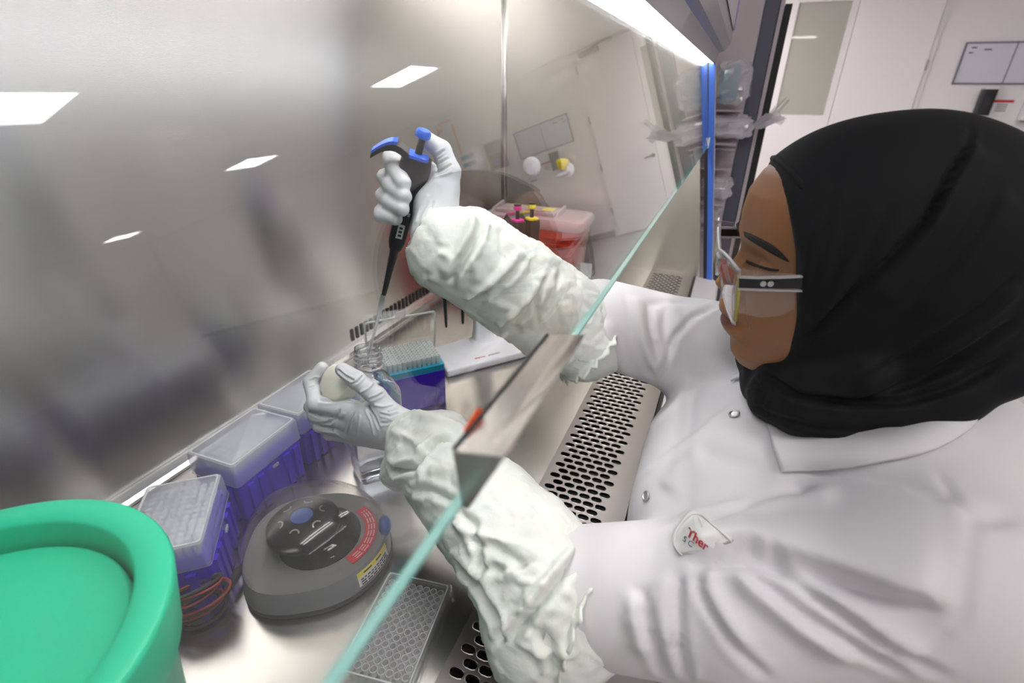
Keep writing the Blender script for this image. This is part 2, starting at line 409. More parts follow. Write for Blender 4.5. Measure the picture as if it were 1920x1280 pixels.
B().box((-.16, -.004, 1.118), (-.0005, .20, 1.122)).obj('shelf', 'unit_mauve', t_unit); B().box((-.16, -.004, 1.026), (-.0005, .20, 1.030)).obj('shelf', 'unit_mauve', t_unit)
t = thing('specimen_box', 'clear plastic box with a red corner tab below the purple ringed bag', 'box', (UX - .08, .04, .3198))
B().rbox((-.05, -.045, 0), (.05, .05, .055), .006).obj('tray', 'clear_plastic', t)
B().rbox((-.052, -.047, .056), (.052, .052, .062), .006).obj('lid', 'bag_plastic', t)
B().box((-.05, .015, .0625), (-.03, .048, .066)).obj('tab', 'red_label', t)
bag((UX - .09, .035, .252), (.12, .11, .075), 11, 'clear bag of white caps under the clear plastic box',
    [((-.03 + .03 * i, .03, -.02), (-.03 + .03 * i, .0, .02), .012) for i in range(3)], 'tube_white')
bag((UX - .085, .05, .158), (.11, .10, .075), 13, 'lowest small clear bag on the storage unit', [((0, .02, -.02), (.01, -.01, .02), .012)], 'tube_white')

# ------------------------------------------------------------------ the biosafety cabinet
X0, X1, YW = -.12, 1.71, .742
TL = math.tan(math.radians(10.1)); GY, GZ = .0725, .4057
def gy(z): return GY + (z - GZ) * TL                # the sash plane
cab = thing('biosafety_cabinet', 'stainless steel biosafety cabinet with a raised sloping glass sash', 'cabinet')
B().box((X0, YW, -.03), (X1, YW + .012, 1.06)).obj('back_panel', 'steel_back', cab)
def side(x0, x1, m='steel_side'):
    return B().prism([(-.03, -.22), (YW, -.22), (YW, 1.06), (gy(1.06) + .02, 1.06), (gy(-.05) + .028, -.05), (-.03, -.06)], 'x', x0, x1).obj('side_panel', m, cab)
side(X1, X1 + .02); side(X0 - .02, X0)
B().tube([(X1 - .004, YW - .004, 0), (X1 - .004, YW - .004, 1.05)], .0055, 8).obj('corner_trim', 'steel_trim', cab, smooth=True)
B().box((X0, .1872, -.02), (X1, YW, -.0004)).obj('work_surface', 'steel_deck', cab)
B().prism([(YW - .022, .0005), (YW - .0005, .0005), (YW - .0005, .016), (YW - .006, .016), (YW - .012, .007), (YW - .022, .005)], 'x', X0 + .01, X1 - .02).obj('rear_ledge', 'steel_trim', cab)
# rear exhaust slots low on the back wall
b = B(); x = .82
while x < X1 - .05:
    b.prism([(x, .024), (x + .008, .024), (x + .008, .052), (x, .052)], 'y', YW - .0025, YW - .0002); x += .0175
o = b.obj('rear_vent_slots', 'dark_gap', cab); o['kind'] = 'stuff'
B().box((X0, .16, 1.05), (X1, YW, 1.06)).obj('ceiling_panel', 'tube_white', cab)
for y in (.30, .36):
    B().tube([(X0 + .12, y, 1.02), (X1 - .12, y, 1.02)], .014, 12).obj('light_tube', 'tube_light', cab, smooth=True)
# front grille with staggered slots
def grille():
    b = B(); px, py, y0, y1 = .0138, .0186, .0735, .186
    sx, sy = .0047, .0081; n = 4; zt, zb = 0.0, -.004
    def slot(cx, cy, ex=0):
        pts = []
        for c, a0 in ((1, 0), (-1, PI)):
            for i in range(n + 1):
                a = a0 + PI * i / n
                pts.append((cx + (sx + ex) * math.cos(a), cy + c * (sy - sx) + (sx + ex) * math.sin(a)))
        return pts
    xa = X0 + .01; nc = int((X1 - .02 - xa) / px)
    m = 2 * (n + 1)
    for i in range(nc):
        cx = xa + (i + .5) * px; off = (i % 2) * py / 2
        yy = y0 + .004 - off; edges = [(y0, yy)] if yy > y0 + 1e-6 else []
        while yy < y1 - 1e-6:
            a, c = max(yy, y0), min(yy + py, y1)
            if c - a > 1e-5: edges.append((a, c))
            yy += py
        for a, c in edges:
            x_0, x_1 = cx - px / 2, cx + px / 2; full = (c - a) > py * .95
            if not full: b.add([(x_0, a, zt), (x_1, a, zt), (x_1, c, zt), (x_0, c, zt)], [(0, 1, 2, 3)]); continue
            cy = (a + c) / 2; s = slot(cx, cy); s2 = slot(cx, cy, .0008)
            # outline points matched to the slot points
            out = []
            for k, (X_, Y_) in enumerate(s):
                dx, dy = X_ - cx, Y_ - cy; q = min(px / 2 / max(abs(dx), 1e-9), (c - a) / 2 / max(abs(dy), 1e-9)); out.append((cx + dx * q, cy + dy * q))
            v = [(p[0], p[1], zt) for p in out] + [(p[0], p[1], zt) for p in s2] + [(p[0], p[1], zt + .0004) for p in s] + [(p[0], p[1], zb) for p in s]
            f = []
            for r_ in range(3):
                for k in range(m): f.append((r_ * m + k, r_ * m + (k + 1) % m, (r_ + 1) * m + (k + 1) % m, (r_ + 1) * m + k))
            b.add(v, f); b.mi[-2 * m:-m] = [1] * m
            for (ex, ey) in ((x_1, c), (x_0, c), (x_0, a), (x_1, a)):   # corner fill
                j = [p for p in out if abs(p[0] - ex) < 1e-6]; jy = [p for p in out if abs(p[1] - ey) < 1e-6]
                if j and jy:
                    p = min(j, key=lambda t_: abs(t_[1] - ey)); q = min(jy, key=lambda t_: abs(t_[0] - ex))
                    b.add([(ex, ey, zt), (p[0], p[1], zt), (q[0], q[1], zt)], [(0, 1, 2)])
    b.box((X0 + .002, .186, -.004), (X1, .187, 0)); b.box((X0 + .002, .049, -.004), (X1, .0735, 0)); b.box((X0 + .002, .0735, -.004), (xa, .186, 0)); b.box((xa + nc * px, .0735, -.004), (X1, .186, 0))
    return b.obj('front_grille', 'steel_grille', cab, mats=['steel_grille', 'slot_rim'])
grille()
B().box((X0, .047, -.09), (X1, .187, -.085)).obj('grille_plenum', 'dark_gap', cab)
B().prism([(.0488, -.085), (.041, -.085), (.041, -.006), (.0488, -.006)], 'x', X0, X1).obj('grille_gap_shade', 'dark_gap', cab)  # near-black strip filling the seam before the grille, standing in for its shade
B().prism([(.0408, -.001), (-.012, -.003), (-.03, -.012), (-.034, -.03), (-.034, -.22), (.0408, -.22)], 'x', X0, X1).obj('arm_rest', 'hood_pale', cab, bevel=.002)
B().prism([(-.02, -.22), (YW + .01, -.22), (YW + .01, -.25), (-.02, -.25)], 'x', X0 - .02, X1 + .02).obj('base_tray', 'hood_pale', cab)
for x in (X0 + .02, X1 - .05):
    for y in (.02, YW - .06):
        B().box((x, y, ZF), (x + .05, y + .05, -.25)).obj('stand_leg', 'hood_pale', cab, bevel=.003)
# sash
GT = .632
def gpoly(z0, z1, th): return [(gy(z0), z0), (gy(z0) + th, z0), (gy(z1) + th, z1), (gy(z1), z1)]
sash = B().prism(gpoly(GZ + .0015, GT, .0035), 'x', X0, X1 - .012).obj('sash', 'sash_glass', cab)
B().prism(gpoly(GZ, GZ + .0015, .0036), 'x', X0, X1 - .012).obj('glass_edge', 'glass_edge', sash)
# handle rail: profile read at its near end
SN = np.array([0, -math.cos(math.radians(10.1)), math.sin(math.radians(10.1))]); SP = np.array([0, GY, GZ])
def on_sash(px_, py_): r = ray(px_, py_); return CP + r * (((SP - CP) @ SN) / (r @ SN))
ax = on_sash(872, 951)[0]; A = onx(850, 843, ax); Bp = onx(905, 849, ax); Cc = onx(945, 853, ax); Dd = onx(954, 846, ax); E_ = onx(879, 953, ax); F_ = onx(868, 948, ax)
prof = [(p[1], p[2]) for p in (A, Bp, Cc, Dd, E_, F_)]
HX1 = on_sash(1032, 690)[0]
hb = B().prism(prof, 'x', ax, HX1).obj('sash_handle', 'steel_handle', sash, bevel=.0022)
B().prism([(prof[0][0] - .0008, prof[0][1] - .0004), (prof[0][0] + .0002, prof[0][1] - .0004), (prof[0][0] + .0006, prof[0][1] + .0009), (prof[0][0] - .0006, prof[0][1] + .0009)], 'x', ax, HX1).obj('gasket', 'dark_gap', sash)
cen = np.mean(np.array(prof), 0)
pr2 = [tuple(cen + (np.array(p) - cen) * .985) for p in prof]
B().prism(pr2, 'x', ax - .0008, ax).obj('end_cap', 'steel_end', sash)
q = [on_sash(*p) + SN * .0004 for p in ((866, 809), (878, 801), (906, 768), (893, 764))]
B().add(q + [p + SN * .0004 for p in q], [(0, 1, 2, 3), (7, 6, 5, 4), (0, 4, 5, 1), (1, 5, 6, 2), (2, 6, 7, 3), (3, 7, 4, 0)]).obj('orange_sticker', 'orange_sticker', sash)
# right hand frame posts following the slope
def yb(z): return -.011 + .107 * (z + .032) / .653
def strip(o0, o1, x0, x1, name, m, z0=-.03, z1=.625):
    return B().prism([(yb(z0) + o0, z0), (yb(z0) + o1, z0), (yb(z1) + o1, z1), (yb(z1) + o0, z1)], 'x', x0, x1).obj(name, m, cab)
strip(-.004, .012, X1 - .012, X1 + .05, 'blue_trim', 'blue_trim'); strip(.012, .023, X1 - .010, X1 + .05, 'post', 'black_trim')
strip(-.005, -.004, X1 + .004, X1 + .05, 'post_edge', 'hood_pale')
B().box((X1 - .0135, yb(.42) + .008, .40), (X1 - .012, yb(.42) + .012, .43)).obj('latch_tag', 'white_label', cab)
# lit strip and hood above the sash
B().prism([(.1165, .628), (.097, .622), (.097, .626), (.1165, .640)], 'x', X0, X1 - .006).obj('light_strip', 'strip_light', cab)
B().prism([(.0965, .622), (.0885, .650), (.075, .655), (.062, .672), (.060, 1.30), (YW + .012, 1.30), (YW + .012, 1.062), (gy(GT) + .03, 1.062), (gy(GT) + .014, GT + .006), (.1165, GT + .007), (.098, .630)], 'x', X0 - .02, X1 + .03).obj('hood', 'hood_grey', cab)
B().prism([(.0595, .70), (.0575, .705), (.0575, 1.28), (.0595, 1.285)], 'x', X0, X1 + .02).obj('hood_panel', 'hood_pale', cab)
B().box((X1 - .06, .0568, .70), (X1 - .005, .0575, .86)).obj('rating_sticker', 'tube_purple', cab)
B().box((X1 - .004, .0568, .70), (X1 + .004, .0575, .86)).obj('sticker_border', 'yellow', cab)
# fittings on the far side panel
v = onx(997, 312, X1); r0 = .030
B().lathe([(r0 * .2, .009), (r0 * .8, .009), (r0, .006), (r0 + .003, 0)], 28, M=Matrix.Translation(tuple(v)) @ Matrix.Rotation(-PI / 2, 4, 'Y')).obj('port_plug', 'white_plastic', cab, auto=40)
v = onx(1064, 318, X1)
vb = B().lathe([(.024, 0), (.024, .004), (.02, .006), (.013, .008), (.012, .03), (.01, .035)], 20, M=Matrix.Translation(tuple(v)) @ Matrix.Rotation(-PI / 2, 4, 'Y')).obj('valve_body', 'tube_white', cab, auto=40)
B().tube([v + np.array([-.03, 0, 0]), v + np.array([-.034, .012, -.012]), v + np.array([-.036, .026, -.018])], [.010, .007, .0035], 10).obj('nozzle', 'tube_white', vb, smooth=True)
v2 = onx(1062, 304, X1) + np.array([-.04, 0, 0])
rings = []
for z, s in ((-.019, .0125), (-.016, .0145), (.006, .021), (.012, .0185), (.016, .010)):
    rings.append([(v2[0] + s * .8 * (1 + .10 * math.cos(6 * a)) * math.cos(a), v2[1] + s * (1 + .10 * math.cos(6 * a)) * math.sin(a), v2[2] + z) for a in np.linspace(0, 2 * PI, 24, endpoint=False)])
B().loft(rings).obj('valve_handle', 'yellow', vb, auto=40)

# ------------------------------------------------------------------ things inside the cabinet
# green waste bin with a recessed lid
BX, BY, BH, BRR = .0265, .371, .264, .1262
t = thing('waste_bin', 'green plastic bench waste bin with a recessed lid in the near left corner', 'bin', (BX, BY, 0))
B().lathe([(.086, .0004), (.088, .004), (.1115, BH - .045), (.1135, BH - .040)], 72).obj('bin_body', 'green_plastic', t, auto=40)
B().lathe([(.1135, BH - .052), (.1185, BH - .05), (BRR, BH - .004), (BRR - .0012, BH - .0012), (BRR - .003, BH), (BRR - .0215, BH - .0015), (BRR - .0235, BH - .0035), (BRR - .0265, BH - .022), (BRR - .027, BH - .036)], 72, caps=(False, False)).obj('rim', 'green_plastic', t, auto=50)
B().lathe([(.0005, BH - .025), (.05, BH - .0245), (.085, BH - .0225), (.093, BH - .0205), (.0955, BH - .0195), (.0972, BH - .021), (.098, BH - .026), (.098, BH - .040), (.0005, BH - .040)], 72, caps=(False, False)).obj('lid', 'green_plastic', t, auto=50)

# purple tip boxes
def closed_tip_box(name, label):
    t = thing(name, label, 'tip box', group='closed purple tip boxes')
    L, W_, hb, hl = .122, .087, .069, .10
    b = B(); n = 3
    out = rrect(-L / 2 + .002, -W_ / 2 + .002, L / 2 - .002, W_ / 2 - .002, .005)
    b.loft([[(x * .97, y * .97, 0) for x, y in out], [(x, y, hb) for x, y in out]])
    b.obj('base', 'purple', t, auto=40)
    for x in (-.046, -.028, -.010, .022, .040):
        for s in (-1, 1):
            B().prism([(x, s * (W_ / 2 - .004)), (x + .010, s * (W_ / 2 - .004)), (x + .010, s * (W_ / 2 + .0015)), (x, s * (W_ / 2 + .0015))], 'z', .0015, hb - .012).obj('base_rib', 'purple', t)
    for y in (-.026, .014):
        for s in (-1, 1):
            B().prism([(s * (L / 2 - .004), y), (s * (L / 2 - .004), y + .010), (s * (L / 2 + .0015), y + .010), (s * (L / 2 + .0015), y)], 'z', .0015, hb - .012).obj('base_rib', 'purple', t)
    B().rbox((-L / 2 + .006, -W_ / 2 + .005, hb), (L / 2 - .006, W_ / 2 - .005, hb + .008), .004).obj('tip_deck', 'purple', t, auto=40)
    tp = B()
    for i in range(12):
        for j in range(8):
            tp.lathe([(.0030, 0), (.0036, .012), (.0036, .0165), (.0022, .0165)], 8, ((i - 5.5) * .009, (j - 3.5) * .009, hb + .008), caps=(False, True))
    o = tp.obj('pipette_tips', 'tip_plastic', t); o['kind'] = 'stuff'
    def ring(k, z, r=.005): return [(x, y, z) for x, y in rrect(-L / 2 + k, -W_ / 2 + k, L / 2 - k, W_ / 2 - k, r)]
    B().loft([ring(-.0005, hb - .004), ring(0, hb - .004), ring(.0005, hl - .004), ring(.0015, hl - .0012), ring(.004, hl, .004)], (False, True)).obj('lid', 'lid_plastic', t, auto=35)
    rim = B().loft([ring(.0035, hl - .0002, .004), ring(.0033, hl + .0008, .004), ring(.0055, hl + .0008, .004), ring(.0058, hl - .0002, .004)], (False, False)).obj('lid_rim', 'tip_plastic', t, auto=35)
    B().box((-.009, -W_ / 2 - .0045, hb - .016), (.009, -W_ / 2 - .0025, hb + .004)).obj('latch', 'clear_plastic', t, bevel=.0008)
    B().box((-.005, -W_ / 2 - .0065, hb - .012), (.005, -W_ / 2 - .0045, hb - .008)).obj('latch_tab', 'lid_plastic', t)
    return t
bx = closed_tip_box('tip_box', 'closed purple tip box with a milky lid set askew beside the green bin')
c1, c2, c3 = (onz(240 + x / 4.267, 860 + y / 4.267, .10) for x, y in ((240, 185), (835, 95), (690, 675)))
mid = (c1 + c3) / 2; a1 = math.atan2(c2[1] - c3[1], c2[0] - c3[0])
bx.location = (mid[0] - .008, mid[1] + .009, 0); bx.rotation_euler = (0, 0, a1)
q = [onz(*p, .10) for p in ((344, 850), (478, 758), (562, 785), (436, 883))]
m2 = sum(q) / 4; a2 = math.atan2(q[1][1] - q[0][1], q[1][0] - q[0][0]) * .6
b2_ = copy_tree(bx); b2_.location = (m2[0], m2[1] + .002, 0); b2_.rotation_euler = (0, 0, a2)
b2_['label'] = 'middle purple tip box in the row along the back wall'
b3_ = copy_tree(bx); b3_.location = (m2[0] + .1265, m2[1] + .008, 0); b3_.rotation_euler = (0, 0, a2)
b3_['label'] = 'purple tip box half hidden behind the hand holding the cap'

# open tip rack with raised lid
RC, RA = None, None
k0 = onz(835, 683, .085); k1 = onz(600 + 1335 / 6.4, 560 + 560 / 6.4, .085)
ra = math.atan2(k1[1] - k0[1], k1[0] - k0[0]); ex = np.array([math.cos(ra), math.sin(ra), 0]); ey = np.array([-math.sin(ra), math.cos(ra), 0])
W2, L2 = .084, .122
rc = k0 + ex * W2 / 2 + ey * L2 / 2
t = thing('tip_rack', 'open purple tip rack full of pale tips with its clear lid raised', 'tip box', (rc[0], rc[1], 0), ra)
B().rbox((-W2 / 2, -L2 / 2, 0), (W2 / 2, L2 / 2, .074), .004, taper=.97).obj('base', 'purple', t, auto=40)
for y in (-.05, .04):
    B().box((-W2 / 2 - .0012, y, .002), (-W2 / 2 + .003, y + .010, .066)).obj('base_rib', 'purple', t)
for x in (-.026, .016): B().box((x, -L2 / 2 - .0012, .002), (x + .010, -L2 / 2 + .003, .066)).obj('base_rib', 'purple', t)
B().rbox((-W2 / 2 + .001, -L2 / 2 + .001, .074), (W2 / 2 - .001, L2 / 2 - .001, .086), .004).obj('tip_deck', 'teal', t, auto=40)
tp = B()
for i in range(8):
    for j in range(12):
        tp.lathe([(.0034, 0), (.0040, .008), (.0044, .0165), (.0044, .018), (.0028, .018), (.0024, .011)], 10, ((i - 3.5) * .0092, (j - 5.5) * .0092, .086), caps=(False, True))
o = tp.obj('pipette_tips', 'tip_plastic', t); o['kind'] = 'stuff'
# the lid stands up at the far long edge, seen from inside; its own frame: x along hinge, z up
lw, lh, ld = .134, .084, .030
lb = B()
def lring(k, y): return [(x, y, z) for x, z in rrect(-lw / 2 + k, k, lw / 2 - k, lh - k, .006)]
lb.loft([lring(-.001, 0), lring(0, 0), lring(.001, ld - .003), lring(.004, ld)], (False, True))
lid = lb.obj('lid', 'clear_plastic', t, auto=35)
lid.matrix_basis = Matrix.Translation((W2 / 2 - .002, 0, .086)) @ Matrix.Rotation(PI / 2, 4, 'Z') @ Matrix.Rotation(math.radians(-12), 4, 'X') @ Matrix.Rotation(PI, 4, 'Z')
B().loft([lring(-.0015, -.001), lring(-.0015, .001), lring(.0015, .001), lring(.0015, -.001), lring(-.0015, -.001)], (False, False)).obj('lid_rim', 'tip_plastic', lid)
B().box((-.010, -.001, lh), (.010, .001, lh + .014)).obj('latch', 'lid_plastic', lid, bevel=.0008)

# square media bottle, held
BT = None
b0 = onz(712, 884, 0) + np.array([0, 0, .004])
BT = P(688, 650, .735)
BM = frame_to(b0, BT, up=(-.6, -.8, 0))
t = thing('media_bottle', 'clear square plastic bottle with an open threaded neck held by the left hand', 'bottle', M=BM)
BHt = float(np.linalg.norm(BT - b0)); hw = .0365
def sq(r, z, rr): return [(x, y, z) for x, y in rrect(-r, -r, r, r, rr, 5)]
body = [sq(hw - .008, .001, .010), sq(hw - .002, .002, .010), sq(hw, .006, .009), sq(hw, BHt - .070, .009), sq(hw - .001, BHt - .062, .010), sq(hw - .006, BHt - .052, .013), sq(.0235, BHt - .042, .0225), sq(.0195, BHt - .038, .0192), sq(.0185, BHt - .034, .0183), sq(.0185, BHt, .0183)]
inner = [sq(.0168, BHt, .0167), sq(.0168, BHt - .036, .0167), sq(.022, BHt - .044, .021), sq(hw - .0075, BHt - .054, .013), sq(hw - .0016, BHt - .072, .008), sq(hw - .0016, .006, .008), sq(hw - .006, .0035, .008)]
B().loft(body + inner).obj('bottle_body', 'pet_bottle', t, auto=50)
for k, z in enumerate((BHt - .007, BHt - .014, BHt - .021)):
    B().lathe([(.0185, -.0013), (.0205, -.0004), (.0205, .0006), (.0185, .0015)], 28, (0, 0, z), caps=(False, False)).obj('thread', 'pet_bottle', t, smooth=True)
B().lathe([(.0185, -.0015), (.0225, -.0005), (.0225, .001), (.0185, .0015)], 28, (0, 0, BHt - .031), caps=(False, False)).obj('neck_ring', 'pet_bottle', t, smooth=True)
B().loft([sq(hw - .0065, .0042, .008), sq(hw - .0022, .0065, .008), sq(hw - .0022, .026, .008)]).obj('liquid', 'liquid', t, auto=40)

# mini centrifuge
F_ = np.array([.57, -.82, 0]); F_ /= np.linalg.norm(F_); ca = math.atan2(F_[1], F_[0])
t = thing('mini_centrifuge', 'small grey bench centrifuge under a smoky clear dome', 'centrifuge', (.327, .403, 0), ca); t.scale = (1, 1, .87)
def outl(k, z, sh=0, n=64):
    pts = []
    for j in range(n):
        a = 2 * PI * j / n; c, s = math.cos(a), math.sin(a)
        e_ = .86 if c > 0 else .72
        x = .092 * (abs(c) ** e_) * (1 if c > 0 else -.93) ; y = .083 * (abs(s) ** e_) * (1 if s > 0 else -1)
        if c > 0: y *= 1 - .17 * (x / .092) ** 2
        pts.append((x * k + sh, y * k, z))
    return pts
B().loft([outl(.95, 0), outl(.985, .001), outl(1.0, .004), outl(1.0, .010)]).obj('foot_band', 'rubber', t, auto=40)
B().loft([outl(.992, .010), outl(.985, .016), outl(.955, .042), outl(.945, .044), outl(.90, .044)], (True, True)).obj('housing', 'grey_plastic', t, auto=40)
dz = [(.952, .0445, 0), (.940, .056, 0), (.905, .072, -.001), (.84, .089, -.004), (.75, .101, -.005), (.61, .112, -.008), (.43, .120, -.010), (.22, .1245, -.011), (.05, .1255, -.011)]
dz = [(k, .0445 + (z - .0445) * .82, s_) for k, z, s_ in dz]
B().loft([outl(k, z, s) for k, z, s in dz], (False, True)).obj('dome_lid', 'smoke_dome', t, smooth=True)
B().lathe([(.050, 0), (.050, .0015), (.047, .002)], 40, (.006, 0, .0445)).obj('rotor_well', 'rotor_black', t, auto=40)
rt = B().lathe([(.012, 0), (.018, .008), (.038, .014), (.0435, .020), (.043, .030), (.034, .040), (.015, .043), (.014, .041), (.001, .041)], 48, (-.010, 0, .0475)).obj('rotor', 'rotor_black', t, auto=50)
B().lathe([(.013, 0), (.013, .0015), (.011, .0022), (.0005, .0025)], 24, (-.010, 0, .0888)).obj('rotor_cap', 'button_blue', rt, auto=50)
for k in range(6):
    a = k * PI / 3 + .35; p = np.array([-.010 + .0265 * math.cos(a), .0265 * math.sin(a), .0872])
    M_ = Matrix.Translation(tuple(p)) @ Matrix.Rotation(a, 4, 'Z') @ Matrix.Rotation(math.radians(22), 4, 'Y')
    B().lathe([(.0062, -.001), (.0062, .0012), (.0045, .0014), (.0042, -.0008), (.0015, -.0008), (.001, .0002)], 16, M=M_).obj('tube_seat', 'hinge_metal', rt, auto=40)
# curved red warning label on the deck, wrapped as a ring segment
b = B(); seg = 18; a0, a1_ = math.radians(-52), math.radians(42)
rings = []
for r_, z in ((.0555, .0446), (.0555, .0454), (.0705, .0454), (.0705, .0446)):
    rings.append([(.006 + r_ * math.cos(a0 + (a1_ - a0) * i / seg), r_ * math.sin(a0 + (a1_ - a0) * i / seg) * .92, z) for i in range(seg + 1)])
v = [p for r_ in rings for p in r_]; f = []
for r_ in range(4):
    for i in range(seg): f.append((r_ * (seg + 1) + i, r_ * (seg + 1) + i + 1, ((r_ + 1) % 4) * (seg + 1) + i + 1, ((r_ + 1) % 4) * (seg + 1) + i))
b.add(v, f).obj('warning_label', 'red_label', t)
for r_ in (.060, .0635, .067):
    bb = B()
    for i in range(seg * 2):
        if i % 5 == 4: continue
        aa, ab = a0 + .12 + (a1_ - a0 - .24) * i / (seg * 2), a0 + .12 + (a1_ - a0 - .24) * (i + .8) / (seg * 2)
        bb.add([(.006 + (r_ + e) * math.cos(x), (r_ + e) * math.sin(x) * .92, .0456) for x, e in ((aa, -.0006), (ab, -.0006), (ab, .0006), (aa, .0006))], [(0, 1, 2, 3)])
    o = bb.obj('label_print', 'white_label', t); o['kind'] = 'stuff'
# front latch button and rating label on the housing
def wall_patch(a_from, a_to, z0, z1, name, m, lift, k0=.9965, k1=.962, n=10):
    """patch lying on the housing flank between two outline angles"""
    v = []; f = []
    for i in range(n + 1):
        a = a_from + (a_to - a_from) * i / n
        for z in (z0, z1):
            k = .985 + (.955 - .985) * (z - .016) / .026
            c, s = math.cos(a), math.sin(a)
            x = .092 * (abs(c) ** .86) * (1 if c > 0 else -.93); y = .083 * (abs(s) ** .86) * (1 if s > 0 else -1)
            if c > 0: y *= 1 - .17 * (x / .092) ** 2
            nrm = math.hypot(x, y); v.append(((x * k) * (1 + lift / nrm), (y * k) * (1 + lift / nrm), z))
    for i in range(n): f.append((2 * i, 2 * i + 2, 2 * i + 3, 2 * i + 1))
    return B().add(v, f).obj(name, m, t)
LA, LB = math.radians(-56), math.radians(-16)
wall_patch(LA, LB, .016, .040, 'rating_label', 'white_label', .0006)
wall_patch(LA, LB, .032, .040, 'label_heading', 'yellow', .0010)
rr = random.Random(4)
for zi in range(3):
    z = .0285 - zi * .0042; a = LA + .04
    while a < LB - .10:
        e = rr.uniform(.03, .10); wall_patch(a, min(a + e, LB - .04), z - .0026, z, 'label_print', 'ink', .0011, n=3); a += e + .018
for a, e in ((LA + .10, .16), (LA + .36, .14)): wall_patch(a, a + e, .0345, .0372, 'label_print', 'ink', .0014, n=3)
B().sphere((.0865, .0, .047), (.0085, .014, .014), 16, 10).obj('latch_button', 'button_blue', t, smooth=True)
B().tube([(-.083, -.004, .02), (-.093, -.016, .019), (-.096, -.034, .016)], [.006, .006, .0035], 10).obj('cable_strain_relief', 'rubber', t, smooth=True)
# coiled cable beside the bin
cc = onz(362, 1116, .036)
pts = []
for i in range(150):
    a = -i * .235; rx = .030 + .006 * math.sin(a * .37); ry = .015 + .004 * math.cos(a * .53)
    pts.append((cc[0] + rx * math.cos(a) * .75 + ry * math.sin(a) * .5, cc[1] + rx * math.cos(a) * -.5 + ry * math.sin(a) * .9, max(.003, .008 + i * .0003 + .006 * math.sin(a * .9))))
st = np.array([.327, .403, 0]) + np.array([math.cos(ca) * -.0965 - math.sin(ca) * -.036, math.sin(ca) * -.0965 + math.cos(ca) * -.036, .0135])
pts = [tuple(st), tuple(st * .6 + np.array(pts[0]) * .4 + np.array([0, 0, .012]))] + pts
cord = B().tube(pts, .0023, 7).obj('power_cord', 'rubber', None, smooth=True)
tag(cord, 'dark coiled power cord lying between the green bin and the small centrifuge', 'cord')
mat('wire_red', (.22, .025, .02), .5); mat('snap_ring', (.50, .49, .50), .35, .8)
cord2 = B().tube([(p[0] + .003, p[1] - .004, p[2] + .004) for p in pts[12:130]], .0016, 6).obj('red_wire', 'wire_red', cord, smooth=True)

# 96-well plate with lid
thin_mat('well_plastic', (.95, .95, .96), 1.5, .05, .55, (.97, .97, .97))
pa, pb = onz(727.6, 1067, .014), onz(851, 1095.5, .014)
dl = onz(622, 1262, .014) - pa; ang = math.atan2(dl[1], dl[0])
pm = (pa + pb) / 2 + np.array([math.cos(ang), math.sin(ang), 0]) * .0638
t = thing('well_plate', 'clear 96 well plate lying in front of the small centrifuge', 'well plate', (pm[0], pm[1], 0), ang)
def pr(k, z, r=.004): return [(x, y, z) for x, y in rrect(-.0638 + k, -.0427 + k, .0638 - k, .0427 - k, r)]
B().loft([pr(0, 0), pr(0, .0022), pr(.0013, .0024), pr(.0013, .0115), pr(.006, .0115), pr(.006, .003)], (False, False)).obj('skirt', 'clear_plastic', t, auto=30)
wl = B()
for i in range(12):
    for j in range(8):
        wl.lathe([(.0034, .003), (.0034, .0128), (.0043, .0128), (.0043, .0110)], 14, ((i - 5.5) * .009, (j - 3.5) * .009, 0), caps=(True, False))
o = wl.obj('wells', 'well_plastic', t); o['kind'] = 'stuff'
B().loft([pr(.0058, .0122, .003), pr(.0046, .0122, .003)], (False, False)).obj('well_frame', 'lid_plastic', t)
B().loft([pr(.0006, .0075), pr(.0006, .0142), pr(.0016, .015), pr(.004, .0152)], (False, True)).obj('lid', 'clear_plastic', t, auto=30)
B().loft([pr(.0038, .0151, .003), pr(.0036, .0157, .003), pr(.0052, .0157, .003), pr(.0054, .0151, .003)], (False, False)).obj('lid_rim', 'tip_plastic', t, auto=30)

